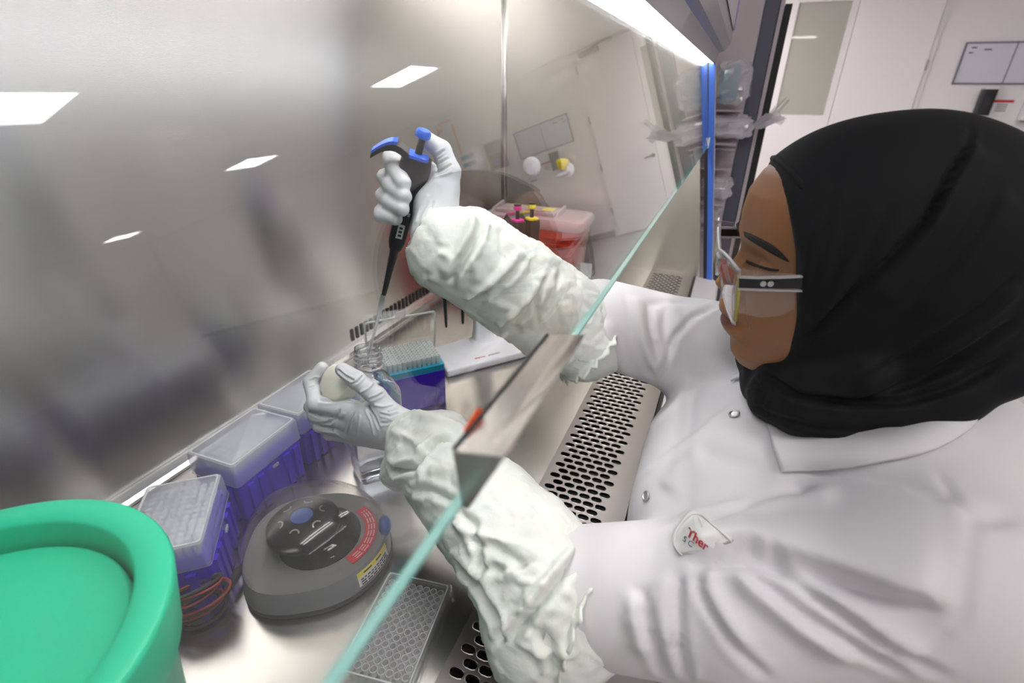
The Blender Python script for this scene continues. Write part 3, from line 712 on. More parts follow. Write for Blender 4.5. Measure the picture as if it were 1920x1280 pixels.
# pipettes
def pipette_parts(t, body, ring, plunger, label=True):
    """local z up from the shaft end at 0 to the plunger; about 0.235 long; finger hook towards +x"""
    B().lathe([(.0022, 0), (.0030, .004), (.0042, .05), (.0060, .085), (.0078, .092)], 16).obj('shaft', 'black_plastic', t, auto=40)
    def sec(w_, d_, z, ox=0): return [(x + ox, y, z) for x, y in rrect(-w_, -d_, w_, d_, min(w_, d_) * .55, 4)]
    B().loft([sec(.0080, .0075, .090), sec(.0105, .0090, .100), sec(.0115, .0095, .135), sec(.0150, .0115, .150), sec(.0170, .0125, .175), sec(.0180, .0135, .200), sec(.0165, .0130, .209)]).obj('body', body, t, auto=45)
    B().loft([sec(.0128, .0118, .2092), sec(.0125, .0115, .2125), sec(.0060, .0060, .2135)]).obj('colour_ring', ring, t, auto=40)
    hook = []
    for i in range(9):
        a = i / 8; hook.append((.010 + .040 * a, 0, .2085 + .008 * math.sin(a * PI) - .012 * a * a))
    hb_ = B()
    rings = []
    for i, p in enumerate(hook):
        wd = .0120 * (1 - .3 * i / 8); th = .0042 * (1 - .4 * i / 8)
        rings.append([(p[0], y, p[2] + z) for y, z in ((-wd, -th), (wd, -th), (wd, th), (-wd, th))])
    hb_.loft(rings).obj('finger_hook', body, t, auto=60)
    hr = [[(x, y * .8, z + .0046) for x, y, z in r_[:2]] + [(x, y * .8, z - .0008 + .0036) for x, y, z in r_[2:]] for r_ in rings[3:]]
    B().loft([[(x, y, z + .0005) for x, y, z in q_] for q_ in hr]).obj('hook_stripe', ring, t)
    B().lathe([(.0042, 0), (.0042, .016), (.0030, .018)], 14, (0, 0, .2132)).obj('plunger_stem', 'black_plastic', t, auto=40)
    B().lathe([(.0060, 0), (.0085, .002), (.0088, .007), (.0070, .0095), (.0005, .0102)], 20, (0, 0, .2310)).obj('plunger_button', plunger, t, auto=45)
    if plunger in ('magenta', 'yellow'): B().lathe([(.0066, 0), (.0082, .0015), (.0082, .004), (.0005, .0052)], 18, (0, 0, .2400)).obj('plunger_cap', 'black_plastic', t, auto=40)
    if label:
        B().box((-.0050, .0088, .108), (.0030, .0101, .127)).obj('volume_window', 'white_label', t)
        for z in (.111, .116, .121): B().box((-.003, .0100, z), (.001, .0104, z + .003)).obj('digit', 'ink', t)
        B().box((-.0075, .0095, .140), (-.0045, .0108, .150)).obj('volume_lock', 'snap_ring', t)
    return t

# stand with hanging pipettes
sb = [onz(*p, .018) for p in ((838, 695), (995, 655), (930, 617), (812, 650))]
sc_ = sum(sb) / 4; sa = math.atan2(sb[1][1] - sb[0][1], sb[1][0] - sb[0][0])
t = thing('pipette_stand', 'white linear pipette stand with a broad foot behind the open tip rack', 'stand', (sc_[0], sc_[1], 0), sa)
inv = lambda p: ((p[0] - sc_[0]) * math.cos(sa) + (p[1] - sc_[1]) * math.sin(sa), -(p[0] - sc_[0]) * math.sin(sa) + (p[1] - sc_[1]) * math.cos(sa))
fp = [inv(p) for p in sb]
B().loft([[(x, y, 0) for x, y in fp], [(x, y, .012) for x, y in fp], [(x * .97, y * .95, .018) for x, y in fp]]).obj('foot', 'white_plastic', t, bevel=.003)
po = inv(onz(905, 636, .018))
def psec(w_, d_, z, dx=0): return [(po[0] + x + dx, po[1] + y, z) for x, y in rrect(-w_, -d_, w_, d_, min(w_, d_) * .6, 4)]
B().loft([psec(.034, .022, .017), psec(.024, .016, .024), psec(.021, .013, .05), psec(.020, .012, .20), psec(.022, .014, .288)]).obj('post', 'white_plastic', t, auto=40)
B().loft([[(x, y, z) for x, y in rrect(-.105, po[1] - .016, .142, po[1] + .016, .015, 5)] for z in (.266, .280)]).obj('carrier_bar', 'white_plastic', t, bevel=.002)
B().lathe([(.026, 0), (.030, .003), (.030, .008), (.022, .012)], 28, (po[0] - .028, po[1], .2885)).obj('top_cap', 'white_plastic', t, auto=40)
text_part('lettering', 'thermo', .0085, 'red_label', Matrix.Translation((fp[0][0] + .075, fp[0][1] + .018, .0182)), t, bold=True); text_part('lettering', 'scientific', .0085, 'board_frame', Matrix.Translation((fp[0][0] + .108, fp[0][1] + .018, .0182)), t)
front = -1
slots = (-.080, -.041, -.002, .092, .127)
for k, x in enumerate(slots):
    B().tube([(x, po[1] - .014, .274), (x, po[1] - .034, .274)], .004, 8).obj('hook_peg', 'white_plastic', t)
cols = [('plunger_blue', 'plunger_blue'), ('plunger_blue', 'plunger_blue'), ('white_label', 'white_label'), ('magenta', 'magenta'), ('yellow', 'yellow')]
labs = ['pipette on the white stand nearest the open tip rack, only its black shaft showing', 'second pipette on the white stand counted from the tip rack, shaft tip under the sleeve',
        'pipette hanging right in front of the post of the white stand', 'pipette with a magenta ring and plunger on the white stand', 'pipette with a yellow ring and plunger on the white stand']
EOFMARK = 0
pps = []
for k, x in enumerate(slots):
    p = thing('pipette', labs[k], 'pipette', group='pipettes on the white stand')
    pipette_parts(p, 'pipette_brown' if k > 2 else 'black_plastic', *cols[k], label=False)
    lx, ly = x, po[1] - .052
    wx, wy = sc_[0] + lx * math.cos(sa) - ly * math.sin(sa), sc_[1] + lx * math.sin(sa) + ly * math.cos(sa)
    p.location = (wx, wy, .0955); p.rotation_euler = (0, 0, sa + PI / 2); pps.append(p)

# sharps container
t = thing('sharps_container', 'translucent red sharps container with a milky lid at the far end', 'container', (1.54, .545, 0))
hx, hy = .085, .165
def sr(k, z, r=.03): return [(x, y, z) for x, y in rrect(-hx * k, -hy * k, hx * k, hy * k, r, 5)]
B().loft([sr(.86, 0), sr(.88, .004), sr(.965, .168), sr(.965, .176)]).obj('body', 'sharps_red', t, auto=40)
B().loft([sr(1.0, .166), sr(1.02, .170), sr(1.02, .192), sr(.99, .198), sr(.93, .200, .028)], (False, True)).obj('lid', 'sharps_lid', t, auto=40)
B().box((-.055, -.07, .200), (.03, .13, .2125)).obj('flap_door', 'sharps_lid', t, bevel=.003)
for y in (-.078, .138): B().prism([(-.06, .200), (.035, .200), (.03, .222), (-.05, .212)], 'y', y - .003, y + .003).obj('flap_guard', 'sharps_lid', t)
B().box((-.05, -.03, .2126), (-.044, .03, .2135)).obj('red_mark', 'red_label', t); B().box((-.03, -.055, .2126), (.015, -.02, .2133)).obj('yellow_label', 'yellow', t)
B().box((-hx * .955 - .001, .03, .09), (-hx * .945, .075, .15)).obj('side_label', 'white_label', t)
B().box((-hx * .95 - .006, -.13, .138), (-hx * .93, -.05, .144)).obj('moulded_ridge', 'sharps_red', t)
B().box((-hx * .95 - .006, -.13, .118), (-hx * .93, -.07, .123)).obj('moulded_ridge', 'sharps_red', t)
v = onx(1098, 507, 1.45)
cd = B().box((-.0005, -.018, -.022), (.0005, .018, .022)).obj('paper_label', 'white_label', None); 
cd.location = (1.4535, v[1], max(v[2], .026)); tag(cd, 'small white paper card leaning at the foot of the sharps container', 'card')

# ------------------------------------------------------------------ sculpting with distance fields
class Field:
    """signed distance grid built from blended round cones and ellipsoids, meshed by surface nets"""
    def __init__(s, lo, hi, vox):
        s.lo = np.array(lo, np.float32); s.vox = vox
        s.n = np.ceil((np.array(hi) - s.lo) / vox).astype(int) + 1
        s.ax = [s.lo[i] + vox * np.arange(s.n[i], dtype=np.float32) for i in range(3)]
        s.D = np.full(s.n, 1.0, np.float32)
    def _win(s, lo, hi, pad):
        i0 = np.maximum(np.floor((np.array(lo) - pad - s.lo) / s.vox).astype(int), 0); i1 = np.minimum(np.ceil((np.array(hi) + pad - s.lo) / s.vox).astype(int) + 1, s.n)
        if (i1 <= i0).any(): return None
        sl = tuple(slice(a, b) for a, b in zip(i0, i1))
        return sl, (s.ax[0][sl[0]][:, None, None], s.ax[1][sl[1]][None, :, None], s.ax[2][sl[2]][None, None, :])
    def _blend(s, sl, d, k, cut=False):
        a = s.D[sl]
        if cut: d = -d
        if k <= 0: s.D[sl] = np.maximum(a, d) if cut else np.minimum(a, d); return
        h = np.clip(k - np.abs(a - d), 0, None) / k
        s.D[sl] = (np.maximum(a, d) + h * h * k * .25) if cut else (np.minimum(a, d) - h * h * k * .25)
    def cap(s, p0, r0, p1, r1, k=.0, cut=False):
        p0 = np.array(p0, np.float32); p1 = np.array(p1, np.float32); r = max(r0, r1)
        w_ = s._win(np.minimum(p0, p1), np.maximum(p0, p1), r + k + 3 * s.vox)
        if w_ is None: return s
        sl, (x, y, z) = w_; d = p1 - p0; L = float(d @ d) + 1e-12
        t = np.clip(((x - p0[0]) * d[0] + (y - p0[1]) * d[1] + (z - p0[2]) * d[2]) / L, 0, 1)
        q = np.sqrt((x - p0[0] - t * d[0]) ** 2 + (y - p0[1] - t * d[1]) ** 2 + (z - p0[2] - t * d[2]) ** 2) - (r0 + t * (r1 - r0))
        s._blend(sl, q, k, cut); return s
    def chain(s, pr, k=.0, kk=.0):
        for i, ((p, r), (q, t)) in enumerate(zip(pr, pr[1:])): s.cap(p, r, q, t, k if i == 0 else max(kk, .004))
        return s
    def ell(s, c, r, R=None, k=.0, cut=False):
        c = np.array(c, np.float32); r = np.array(r, np.float32); R = np.eye(3) if R is None else np.array(R)
        e = np.sqrt((R ** 2) @ (r.astype(float) ** 2))
        w_ = s._win(c - e, c + e, k + 3 * s.vox)
        if w_ is None: return s
        sl, (x, y, z) = w_; x = x - c[0]; y = y - c[1]; z = z - c[2]
        u = [(x * R[0, i] + y * R[1, i] + z * R[2, i]) / r[i] for i in range(3)]
        k0 = np.sqrt(u[0] ** 2 + u[1] ** 2 + u[2] ** 2) + 1e-6; k1 = np.sqrt((u[0] / r[0]) ** 2 + (u[1] / r[1]) ** 2 + (u[2] / r[2]) ** 2) + 1e-6
        s._blend(sl, k0 * (k0 - 1) / k1, k, cut); return s
    def func(s, f, lo, hi, k=0, cut=False):
        w_ = s._win(lo, hi, 0)
        sl, (x, y, z) = w_; s._blend(sl, f(x, y, z).astype(np.float32), k, cut); return s
    def mesh(s):
        D = s.D; n = s.n; ins = D < 0
        c = [slice(0, -1), slice(1, None)]
        cnt = np.zeros(n - 1, np.int8); 
        for i in (0, 1):
            for j in (0, 1):
                for k in (0, 1): cnt += ins[c[i], c[j], c[k]]
        act = (cnt > 0) & (cnt < 8); idx = np.argwhere(act); vid = np.full(n - 1, -1, np.int64); vid[act] = np.arange(len(idx))
        acc = np.zeros((len(idx), 3)); num = np.zeros(len(idx))
        offs = [(i, j, k) for i in (0, 1) for j in (0, 1) for k in (0, 1)]
        for a in offs:
            for ax in range(3):
                if a[ax]: continue
                b = list(a); b[ax] = 1
                da = D[tuple((idx + a).T)]; db = D[tuple((idx + b).T)]; m = (da < 0) != (db < 0)
                t = da[m] / (da[m] - db[m]); p = np.tile(np.array(a, float), (m.sum(), 1)); p[:, ax] += t
                acc[m] += p; num[m] += 1
        V = s.lo + (idx + acc / num[:, None]) * s.vox
        Q = []
        for ax in range(3):
            o1, o2 = [i for i in range(3) if i != ax]
            sa = [slice(None)] * 3; sb = [slice(None)] * 3; sa[ax] = slice(0, -1); sb[ax] = slice(1, None)
            e = ins[tuple(sa)] != ins[tuple(sb)]
            sub = [slice(None)] * 3; sub[o1] = slice(1, -1); sub[o2] = slice(1, -1); E_ = np.argwhere(e[tuple(sub)])
            if not len(E_): continue
            E_[:, o1] += 1; E_[:, o2] += 1
            def vv(d1, d2): g = E_.copy(); g[:, o1] -= d1; g[:, o2] -= d2; return vid[tuple(g.T)]
            q = np.stack([vv(1, 1), vv(0, 1), vv(0, 0), vv(1, 0)], 1)
            flip = ins[tuple(E_.T)] if ax != 1 else ~ins[tuple(E_.T)]
            q[~flip] = q[~flip][:, ::-1]; Q.append(q)
        return Sculpt(V, np.concatenate(Q))

class Sculpt:
    def __init__(s, V, Q): s.V = V.astype(float); s.Q = Q; s._adj()
    def _adj(s):
        Q = s.Q; e = np.concatenate([Q[:, [i, (i + 1) % 4]] for i in range(4)]); e = np.concatenate([e, e[:, ::-1]])
        s.ea, s.eb = e[:, 0], e[:, 1]; s.deg = np.bincount(s.ea, minlength=len(s.V)).astype(float)
    def smooth(s, n=3, lam=.5):
        for i in range(n):
            m = np.stack([np.bincount(s.ea, s.V[s.eb, k], len(s.V)) for k in range(3)], 1) / np.maximum(s.deg, 1)[:, None]
            s.V += lam * (m - s.V)
        return s
    def normals(s):
        a, b, c, d = (s.V[s.Q[:, i]] for i in range(4)); fn = np.cross(c - a, d - b)
        N = np.zeros_like(s.V)
        for i in range(4):
            for k in range(3): N[:, k] += np.bincount(s.Q[:, i], fn[:, k], len(s.V))
        return N / (np.linalg.norm(N, axis=1)[:, None] + 1e-12)
    def bvh(s): return BVHTree.FromPolygons([Vector(v) for v in s.V], [tuple(q) for q in s.Q])
    def cast(s, pts, bv=None):
        """points of the surface first met along view lines"""
        bv = bv or s.bvh(); o = []
        for p in pts:
            h = bv.ray_cast(Vector(CP), Vector(ray(*p)).normalized())
            if h[0] is not None: o.append((np.array(h[0]), np.array(h[1])))
        return o
    def stroke(s, lines, bv=None):
        """carve folds: each line is (pixel polyline, amplitude, width[, kind]); + raises a ridge, - cuts a crease; found on the surface once, in space"""
        bv = bv or s.bvh(); N = s.normals(); disp = np.zeros(len(s.V))
        for L in lines:
            pts, amp, wd = L[:3]; kind = L[3] if len(L) > 3 else 'g'
            if not isinstance(pts[0][0], (np.ndarray, list, tuple)) and len(pts[0]) == 2:
                dense = []
                for (x0, y0), (x1, y1) in zip(pts, pts[1:]):
                    m = max(2, int(math.hypot(x1 - x0, y1 - y0) / 6))
                    dense += [(x0 + (x1 - x0) * i / m, y0 + (y1 - y0) * i / m) for i in range(m)]
                dense.append(pts[-1]); hit = s.cast(dense, bv); 
                if len(hit) < 3: continue
                line = np.array([h[0] for h in hit])
            else: line = np.array(pts, float)
            R_ = wd * 3.2
            near = np.where((s.V > line.min(0) - R_).all(1) & (s.V < line.max(0) + R_).all(1))[0]
            if not len(near): continue
            v = s.V[near]; best = np.full(len(near), 9.); side = np.zeros(len(near)); par = np.zeros(len(near))
            for i in range(len(line) - 1):
                a = line[i]; d = line[i + 1] - a; l2 = d @ d
                if l2 > .03 ** 2 or l2 < 1e-12: continue
                t = np.clip((v - a) @ d / l2, 0, 1); w_ = v - a - t[:, None] * d; q = np.sqrt((w_ ** 2).sum(1)); m = q < best
                best[m] = q[m]; par[m] = (i + t[m]) / (len(line) - 1)
                if kind == 's': side[m] = np.sign((np.cross(d, w_[m]) * N[near][m]).sum(1))
            fade = np.clip(np.minimum(par, 1 - par) / .11, 0, 1); fade = fade * fade * (3 - 2 * fade)
            if kind == 'g': g = np.exp(-(best / wd) ** 2)
            elif kind == 'c': g = np.exp(-(best / wd) ** 2) - .55 * np.exp(-((best - 1.7 * wd) / wd) ** 2)      # crease with two soft lips
            elif kind == 'k': g = np.clip(1 - best / (2.2 * wd), 0, 1) ** 1.6                                      # knife ridge
            else: g = np.where(side > 0, np.exp(-(best / (2.2 * wd)) ** 2), -.35 * np.exp(-(best / (.8 * wd)) ** 2))  # step fold
            disp[near] += amp * g * fade
        s.V += N * disp[:, None]; return s
    def noise(s, amp, freq, seed, ridged=True, octaves=3, stretch=(1, 1, 1)):
        r = np.random.default_rng(seed); N = s.normals(); d = np.zeros(len(s.V)); p = s.V * np.array(stretch)
        for o in range(octaves):
            acc = np.zeros(len(s.V))
            for i in range(7):
                k = r.normal(0, 1, 3); k *= freq * 2 ** o / np.linalg.norm(k) * r.uniform(.6, 1.4)
                ph = r.uniform(0, 6.28); wv = r.normal(0, 1, 3) * freq * .5
                q = np.sin(p @ k + ph + 1.3 * np.sin(p @ wv)); acc += (1 - 2.2 * np.abs(q)) if ridged else q
            d += acc / 7 / 1.7 ** o
        s.V += N * (amp * d)[:, None]; return s
    def creases(s, amp, cell, wd, seed, stretch=(1, 1, 1)):
        """network of thin sharp creases along the borders of random cells"""
        r = np.random.default_rng(seed); p = s.V * np.array(stretch); lo, hi = p.min(0), p.max(0)
        n = min(int(np.prod((hi - lo) / cell)) + 8, 900); sd = r.uniform(lo, hi, (n, 3)); d1 = np.full(len(p), 9.); d2 = d1.copy(); i1 = np.zeros(len(p), int); i2 = i1.copy()
        for i, c in enumerate(sd):
            d = np.sqrt(((p - c) ** 2).sum(1)); a = d < d1; b = (~a) & (d < d2)
            d2[a] = d1[a]; i2[a] = i1[a]; d1[a] = d[a]; i1[a] = i; d2[b] = d[b]; i2[b] = i
        h = np.sin((np.minimum(i1, i2) * 12.9 + np.maximum(i1, i2) * 78.2)); e = d2 - d1
        s.V += s.normals() * (amp * h * np.exp(-(e / wd) ** 2) + .5 * amp * np.clip(e / cell, 0, 1))[:, None]; return s
    def obj(s, name, m, parent=None, inv=None):
        V = s.V if inv is None else (np.c_[s.V, np.ones(len(s.V))] @ np.array(inv).T)[:, :3]
        me = bpy.data.meshes.new(name); me.vertices.add(len(V)); me.vertices.foreach_set('co', V.ravel().astype(np.float32))
        nq = len(s.Q); me.loops.add(nq * 4); me.loops.foreach_set('vertex_index', s.Q.ravel().astype(np.int32)); me.polygons.add(nq)
        me.polygons.foreach_set('loop_start', np.arange(0, nq * 4, 4, dtype=np.int32)); me.polygons.foreach_set('use_smooth', np.ones(nq, bool))
        me.update(calc_edges=True); me.validate(); me.materials.append(MATS[m])
        o = bpy.data.objects.new(name, me); COL.objects.link(o)
        if parent is not None: o.parent = parent
        return o
def px(org, sc, pts): return [(org[0] + x / sc, org[1] + y / sc) for x, y in pts]
def catmull(pts, n):
    pts = [np.array(p, float) for p in pts]; e = [2 * pts[0] - pts[1]] + pts + [2 * pts[-1] - pts[-2]]; o = []
    m = len(pts) - 1
    for k in range(n):
        u = k / (n - 1) * m; i = min(int(u), m - 1); t = u - i; a, b, c, d = e[i:i + 4]
        o.append(.5 * (2 * b + (c - a) * t + (2 * a - 5 * b + 4 * c - d) * t * t + (3 * b - a - 3 * c + d) * t ** 3))
    return o
def patch(name, surf, rows, m, parent, lift=.002, thick=.0015, nx=24, bv=None, flat=0):
    """cloth patch lying on a surface: rows of pixel polylines found on it, then lifted along the normal"""
    bv = bv or surf.bvh(); G = []
    for r_ in rows:
        line = catmull(r_, nx); hits = [surf.cast([p], bv) for p in line]; last = None; row = []
        for h in hits:
            if h: last = h[0]
            row.append(last)
        nxt = next(q for q in row if q is not None); row = [q if q is not None else nxt for q in row]; G.append(row)
    if flat:
        A_ = np.array([p for r_ in G for p, n in r_]); c_ = A_.mean(0); n_ = np.linalg.svd(A_ - c_)[2][2]; n_ = n_ if n_ @ (CP - c_) > 0 else -n_
        G = [[(p - n_ * ((p - c_) @ n_) * flat, n_) for p, n in r_] for r_ in G]
    ny = len(G); top = [[p + n * lift for p, n in r_] for r_ in G]; bot = [[p + n * (lift - thick) for p, n in r_] for r_ in G]
    v = [p for r_ in top for p in r_] + [p for r_ in bot for p in r_]; f = []; o = ny * nx
    for i in range(ny - 1):
        for j in range(nx - 1):
            a = i * nx + j; f.append((a, a + 1, a + nx + 1, a + nx)); f.append((o + a, o + a + nx, o + a + nx + 1, o + a + 1))
    for j in range(nx - 1): f.append((j, o + j, o + j + 1, j + 1)); a = (ny - 1) * nx + j; f.append((a, a + 1, o + a + 1, o + a))
    for i in range(ny - 1): a = i * nx; f.append((a, a + nx, o + a + nx, o + a)); a = i * nx + nx - 1; f.append((a, o + a, o + a + nx, a + nx))
    return B().add(v, f).obj(name, m, parent, smooth=True), G

# ------------------------------------------------------------------ the scientist
HC = np.array([.539, -.113, .407])
u_, _, v_ = np.linalg.svd(np.array([[-.987, -.149, -.058], [-.154, .983, .096], [-.043, -.104, .994]])); HM = u_ @ v_
def hl(s, f, u): return HC + HM @ np.array([s, f, u])         # head frame: her left, forward, up
def to_head(V): return (V - HC) @ HM
mat('coat_white', (.67, .655, .675), .85, sheen=.15, bump=(900, (1, 1, 1), .05, .0003))
mat('tyvek', (.78, .80, .765), .75, sss=.08, noise=(14, (1, 1, 1), (.74, .77, .72)), bump=(55, (1, 1, 1), .45, .004))
mat('hijab_black', (.0035, .004, .0052), .78, spec=.28, sheen=.02, bump=(1500, (1, 1, 1), .05, .0002))
mat('glove_grey', (.60, .62, .64), .5, bump=(500, (1, 1, 1), .06, .0003))
mat('brow_hair', (.012, .009, .008), .7)
mat('trouser', (.03, .03, .035), .85)
mat('patch_white', (.80, .79, .79), .8)
mat('thread', (.62, .60, .60), .8)
mat('thermo_red', (.45, .01, .02), .7)
m = mat('skin', (.31, .14, .062), .48, sss=.12)
nt = m.node_tree; bs = nt.nodes['Principled BSDF']; at = nt.nodes.new('ShaderNodeAttribute'); at.attribute_name = 'lip'
mx = nt.nodes.new('ShaderNodeMix'); mx.data_type = 'RGBA'; mx.inputs[6].default_value = (.31, .14, .062, 1); mx.inputs[7].default_value = (.135, .042, .038, 1)
nt.links.new(at.outputs['Fac'], mx.inputs[0]); nt.links.new(mx.outputs[2], bs.inputs['Base Color'])

PID = 'scientist seated at the cabinet in a black hijab, white lab coat and grey gloves'
SH_L, EL_L, WR_L = np.array([.368, -.205, .215]), P(1062, 1105, .495), P(772, 812, .66)
SH_R, EL_R, WR_R = np.array([.70, -.145, .215]), P(1125, 603, .68), P(818, 436, .585)

# head, with the profile read off the photograph
def ip(x, xs, ys): return np.interp(x, xs, ys)
def head_sculpt(nu=130, nphi=150):
    us = np.concatenate([np.linspace(-.124, .06, nu - 30), np.linspace(.0635, .124, 30)])
    ph = np.linspace(0, 2 * PI, nphi, endpoint=False); ph = ph - .45 * np.sin(ph) * 1.0
    pu = np.array([-.124, -.121, -.116, -.108, -.095, -.081, -.076, -.068, -.061, -.056, -.053, -.049, -.043, -.037, -.031, -.027, -.024, -.020, -.017, -.010, -.004, .007, .016, .025, .035, .051, .071, .087, .097, .110, .124])
    pf = np.array([.035, .052, .067, .0805, .0885, .0895, .0915, .0985, .1015, .1010, .0985, .1030, .1045, .1005, .0985, .1015, .1060, .1092, .1100, .1062, .1015, .0945, .0900, .0895, .0910, .0910, .0870, .0770, .0660, .046, .005])
    bu = np.array([-.124, -.116, -.108, -.095, -.080, -.060, -.045, -.030, -.010, .010, .025, .035, .051, .071, .087, .097, .110, .124])
    bf = np.array([.033, .063, .0775, .0855, .0865, .0895, .0900, .0880, .0855, .0845, .0880, .0900, .0905, .0865, .0765, .0655, .0455, .005])
    wu = np.array([-.124, -.119, -.110, -.100, -.085, -.065, -.040, -.015, .010, .040, .065, .090, .108, .118, .124])
    ww = np.array([.010, .022, .036, .045, .0545, .0625, .0680, .0710, .0715, .0720, .0690, .0580, .0430, .0260, .004])
    U, PH = np.meshgrid(us, ph, indexing='ij'); F0 = ip(U, bu, bf); W_ = ip(U, wu, ww); PF = ip(U, pu, pf)
    c, s = np.cos(PH), np.sin(PH); ex = 2 / 2.25
    S = W_ * np.sign(s) * np.abs(s) ** ex; mid = -.005
    back = -.095 * np.sqrt(np.clip(1 - (np.clip(U, 0, 1) / .1245) ** 2, 0, 1)) - .002
    F = np.where(c > 0, mid + (F0 - mid) * np.abs(c) ** ex, mid + (back - mid) * (np.abs(c) ** .9))
    F = np.where((c <= 0) & (U < -.03), mid + (-.055 - mid) * np.abs(c) ** .9, F)
    fr = c > 0; g = lambda x, w: np.exp(-(x / w) ** 2)
    # nose, lips and chin stand out of the base surface near the midline
    nose = np.clip(PF - F0, -.02, .05)
    wn = ip(U, [-.06, -.045, -.033, -.026, -.016, 0, .02, .05], [.022, .020, .013, .0135, .0125, .0095, .010, .02])
    lipw = (U < -.034) & (U > -.075)
    shape = np.where(lipw, np.clip(1 - (S / .0265) ** 2, 0, 1) ** .8, g(S, wn))
    F += np.where(fr, nose * shape, 0)
    ala = .0062 * np.exp(-((np.abs(S) - .0125) / .0062) ** 2 - ((U + .0215) / .0075) ** 2); F += np.where(fr, ala, 0)
    F -= np.where(fr, .0035 * np.exp(-((np.abs(S) - .0075) / .0038) ** 2 - ((U + .0300) / .0030) ** 2), 0)          # nostrils
    F -= np.where(fr, .0042 * g(np.abs(S) - .0245, .006) * g(U + .054, .008), 0)                                  # mouth corners
    F -= np.where(fr, .0020 * g(S, .022) * g(U + .0535, .0016), 0)                                                # mouth line
    F -= np.where(fr, .0098 * g(np.abs(S) - .027, .0135) * g(U - .010, .0125), 0)                                 # sockets
    F += np.where(fr, .0092 * g(np.abs(S) - .0315, .0125) * g(U - .0065, .0090), 0)                               # closed lids over the eyes
    F -= np.where(fr, .0022 * g(np.abs(S) - .0315, .016) * g(U - .0165, .0022), 0)                                # lid fold
    F -= np.where(fr, .0020 * g(np.abs(S) - .0315, .015) * g(U + .0025, .0020), 0)                                # lash line
    F += np.where(fr, .0030 * g(np.abs(S) - .026, .022) * g(U - .031, .008), 0)                                   # brow ridge
    F += np.where(fr, .0035 * g(np.abs(S) - .043, .017) * g(U + .022, .018), 0)                                   # cheek
    F -= np.where(fr, .0022 * g(np.abs(S) - .0235 - (U + .03) * -.25, .004) * ip(U, [-.06, -.05, -.03, -.02], [0, 1, 1, 0]), 0)   # nasolabial fold
    V = np.stack([S, F, U], -1).reshape(-1, 3); n = nphi; Q = []
    i, j = np.meshgrid(np.arange(nu - 1), np.arange(n), indexing='ij'); k = (j + 1) % n
    Q = np.stack([i * n + j, (i + 1) * n + j, (i + 1) * n + k, i * n + k], -1).reshape(-1, 4)
    Q = np.concatenate([Q, [[(nu - 1) * n + a, (nu - 1) * n + a, (nu - 1) * n + (a + 1) % n, (nu - 1) * n + (a + 1) % n] for a in range(0)]]).astype(int) if False else Q
    lip = np.where(fr, np.clip(1.6 * (1 - (np.abs(S) / .0245) ** 2 - ((U + .0535 + .02 * np.abs(S)) / np.where(U > -.0535, .0105, .0135)) ** 2), 0, 1), 0).reshape(-1)
    return Sculpt(HC + V @ HM.T, Q[:, ::-1].copy()), lip
head, lip = head_sculpt()
head.smooth(1, .4)

# the rest of the body (under the clothes), one blended field joined with the head
fb = Field((.15, -.55, -.95), (.95, .55, .36), .009)
NECK = hl(0, -.03, -.17)
fb.chain([(hl(0, -.02, -.06), .050), (NECK, .052), ((.53, -.18, .16), .075)], .0, .02)
fb.ell((.53, -.155, .10), (.135, .085, .14), k=.03).ell((.525, -.16, -.08), (.13, .09, .16), k=.05).ell((.525, -.20, -.28), (.155, .12, .12), k=.05)
for sh, el, wr in ((SH_L, EL_L, WR_L), (SH_R, EL_R, WR_R)):
    fb.chain([((.53, -.165, .18), .06), (sh * .9 + np.array([.053, -.015, .0]), .05), (el, .036), (wr, .025)], .03, .01)
for sx in (-1, 1):
    hx_ = .525 + sx * .095; fb.chain([((hx_, -.20, -.31), .085), ((hx_ + sx * .03, .22, -.335), .06), ((hx_ + sx * .03, .20, -.60), .05), ((hx_ + sx * .03, .16, -.83), .036), ((hx_ + sx * .03, .17, -.885), .03), ((hx_ + sx * .035, .32, -.89), .026)], .04, .02)
bod = fb.mesh(); bod.smooth(2)
nb_ = len(bod.V)
whole = Sculpt(np.concatenate([bod.V, head.V]), np.concatenate([bod.Q, head.Q + nb_]))
person = whole.obj('person', 'skin')
la = person.data.attributes.new('lip', 'FLOAT', 'POINT'); la.data.foreach_set('value', np.concatenate([np.zeros(nb_), lip]).astype(np.float32))
tag(person, PID, 'person')

hb = head.bvh()
def crop4(p): return px((1320, 380), 3.765, p)
patch('eyebrow', head, [crop4([(284, 203), (350, 228), (470, 290), (545, 350), (600, 412)]), crop4([(288, 222), (345, 250), (455, 312), (532, 365), (601, 414)]), crop4([(292, 238), (340, 272), (440, 332), (520, 378), (598, 417)])], 'brow_hair', person, .0008, .0012, 28, hb)
patch('eyelash', head, [crop4([(300, 402), (340, 420), (400, 443), (470, 462), (530, 470)]), crop4([(300, 420), (340, 442), (400, 464), (470, 480), (528, 479)])], 'brow_hair', person, .0010, .0012, 20, hb)
lb_ = B(); hits = head.cast(catmull(crop4([(302, 414), (345, 436), (400, 458), (470, 476), (525, 478)]), 16), hb)
for k, (p, n) in enumerate(hits):
    tip = p + n * .0055 + HM @ np.array([.0, .002, -.0045]); sd = HM @ np.array([.0003, -.0002, 0]); lb_.add([p - sd, p + sd, tip], [(0, 1, 2)])
o = lb_.obj('lash_hairs', 'brow_hair', person); o['kind'] = 'stuff'
# far brow mirrored across the face
vv_ = [hl(-s, f, u) for s, f, u in ((.008, .0905, .029), (.022, .0895, .034), (.036, .083, .034), (.050, .071, .029))]
B().tube(vv_, [.002, .003, .003, .001], 8).obj('eyebrow', 'brow_hair', person, smooth=True)

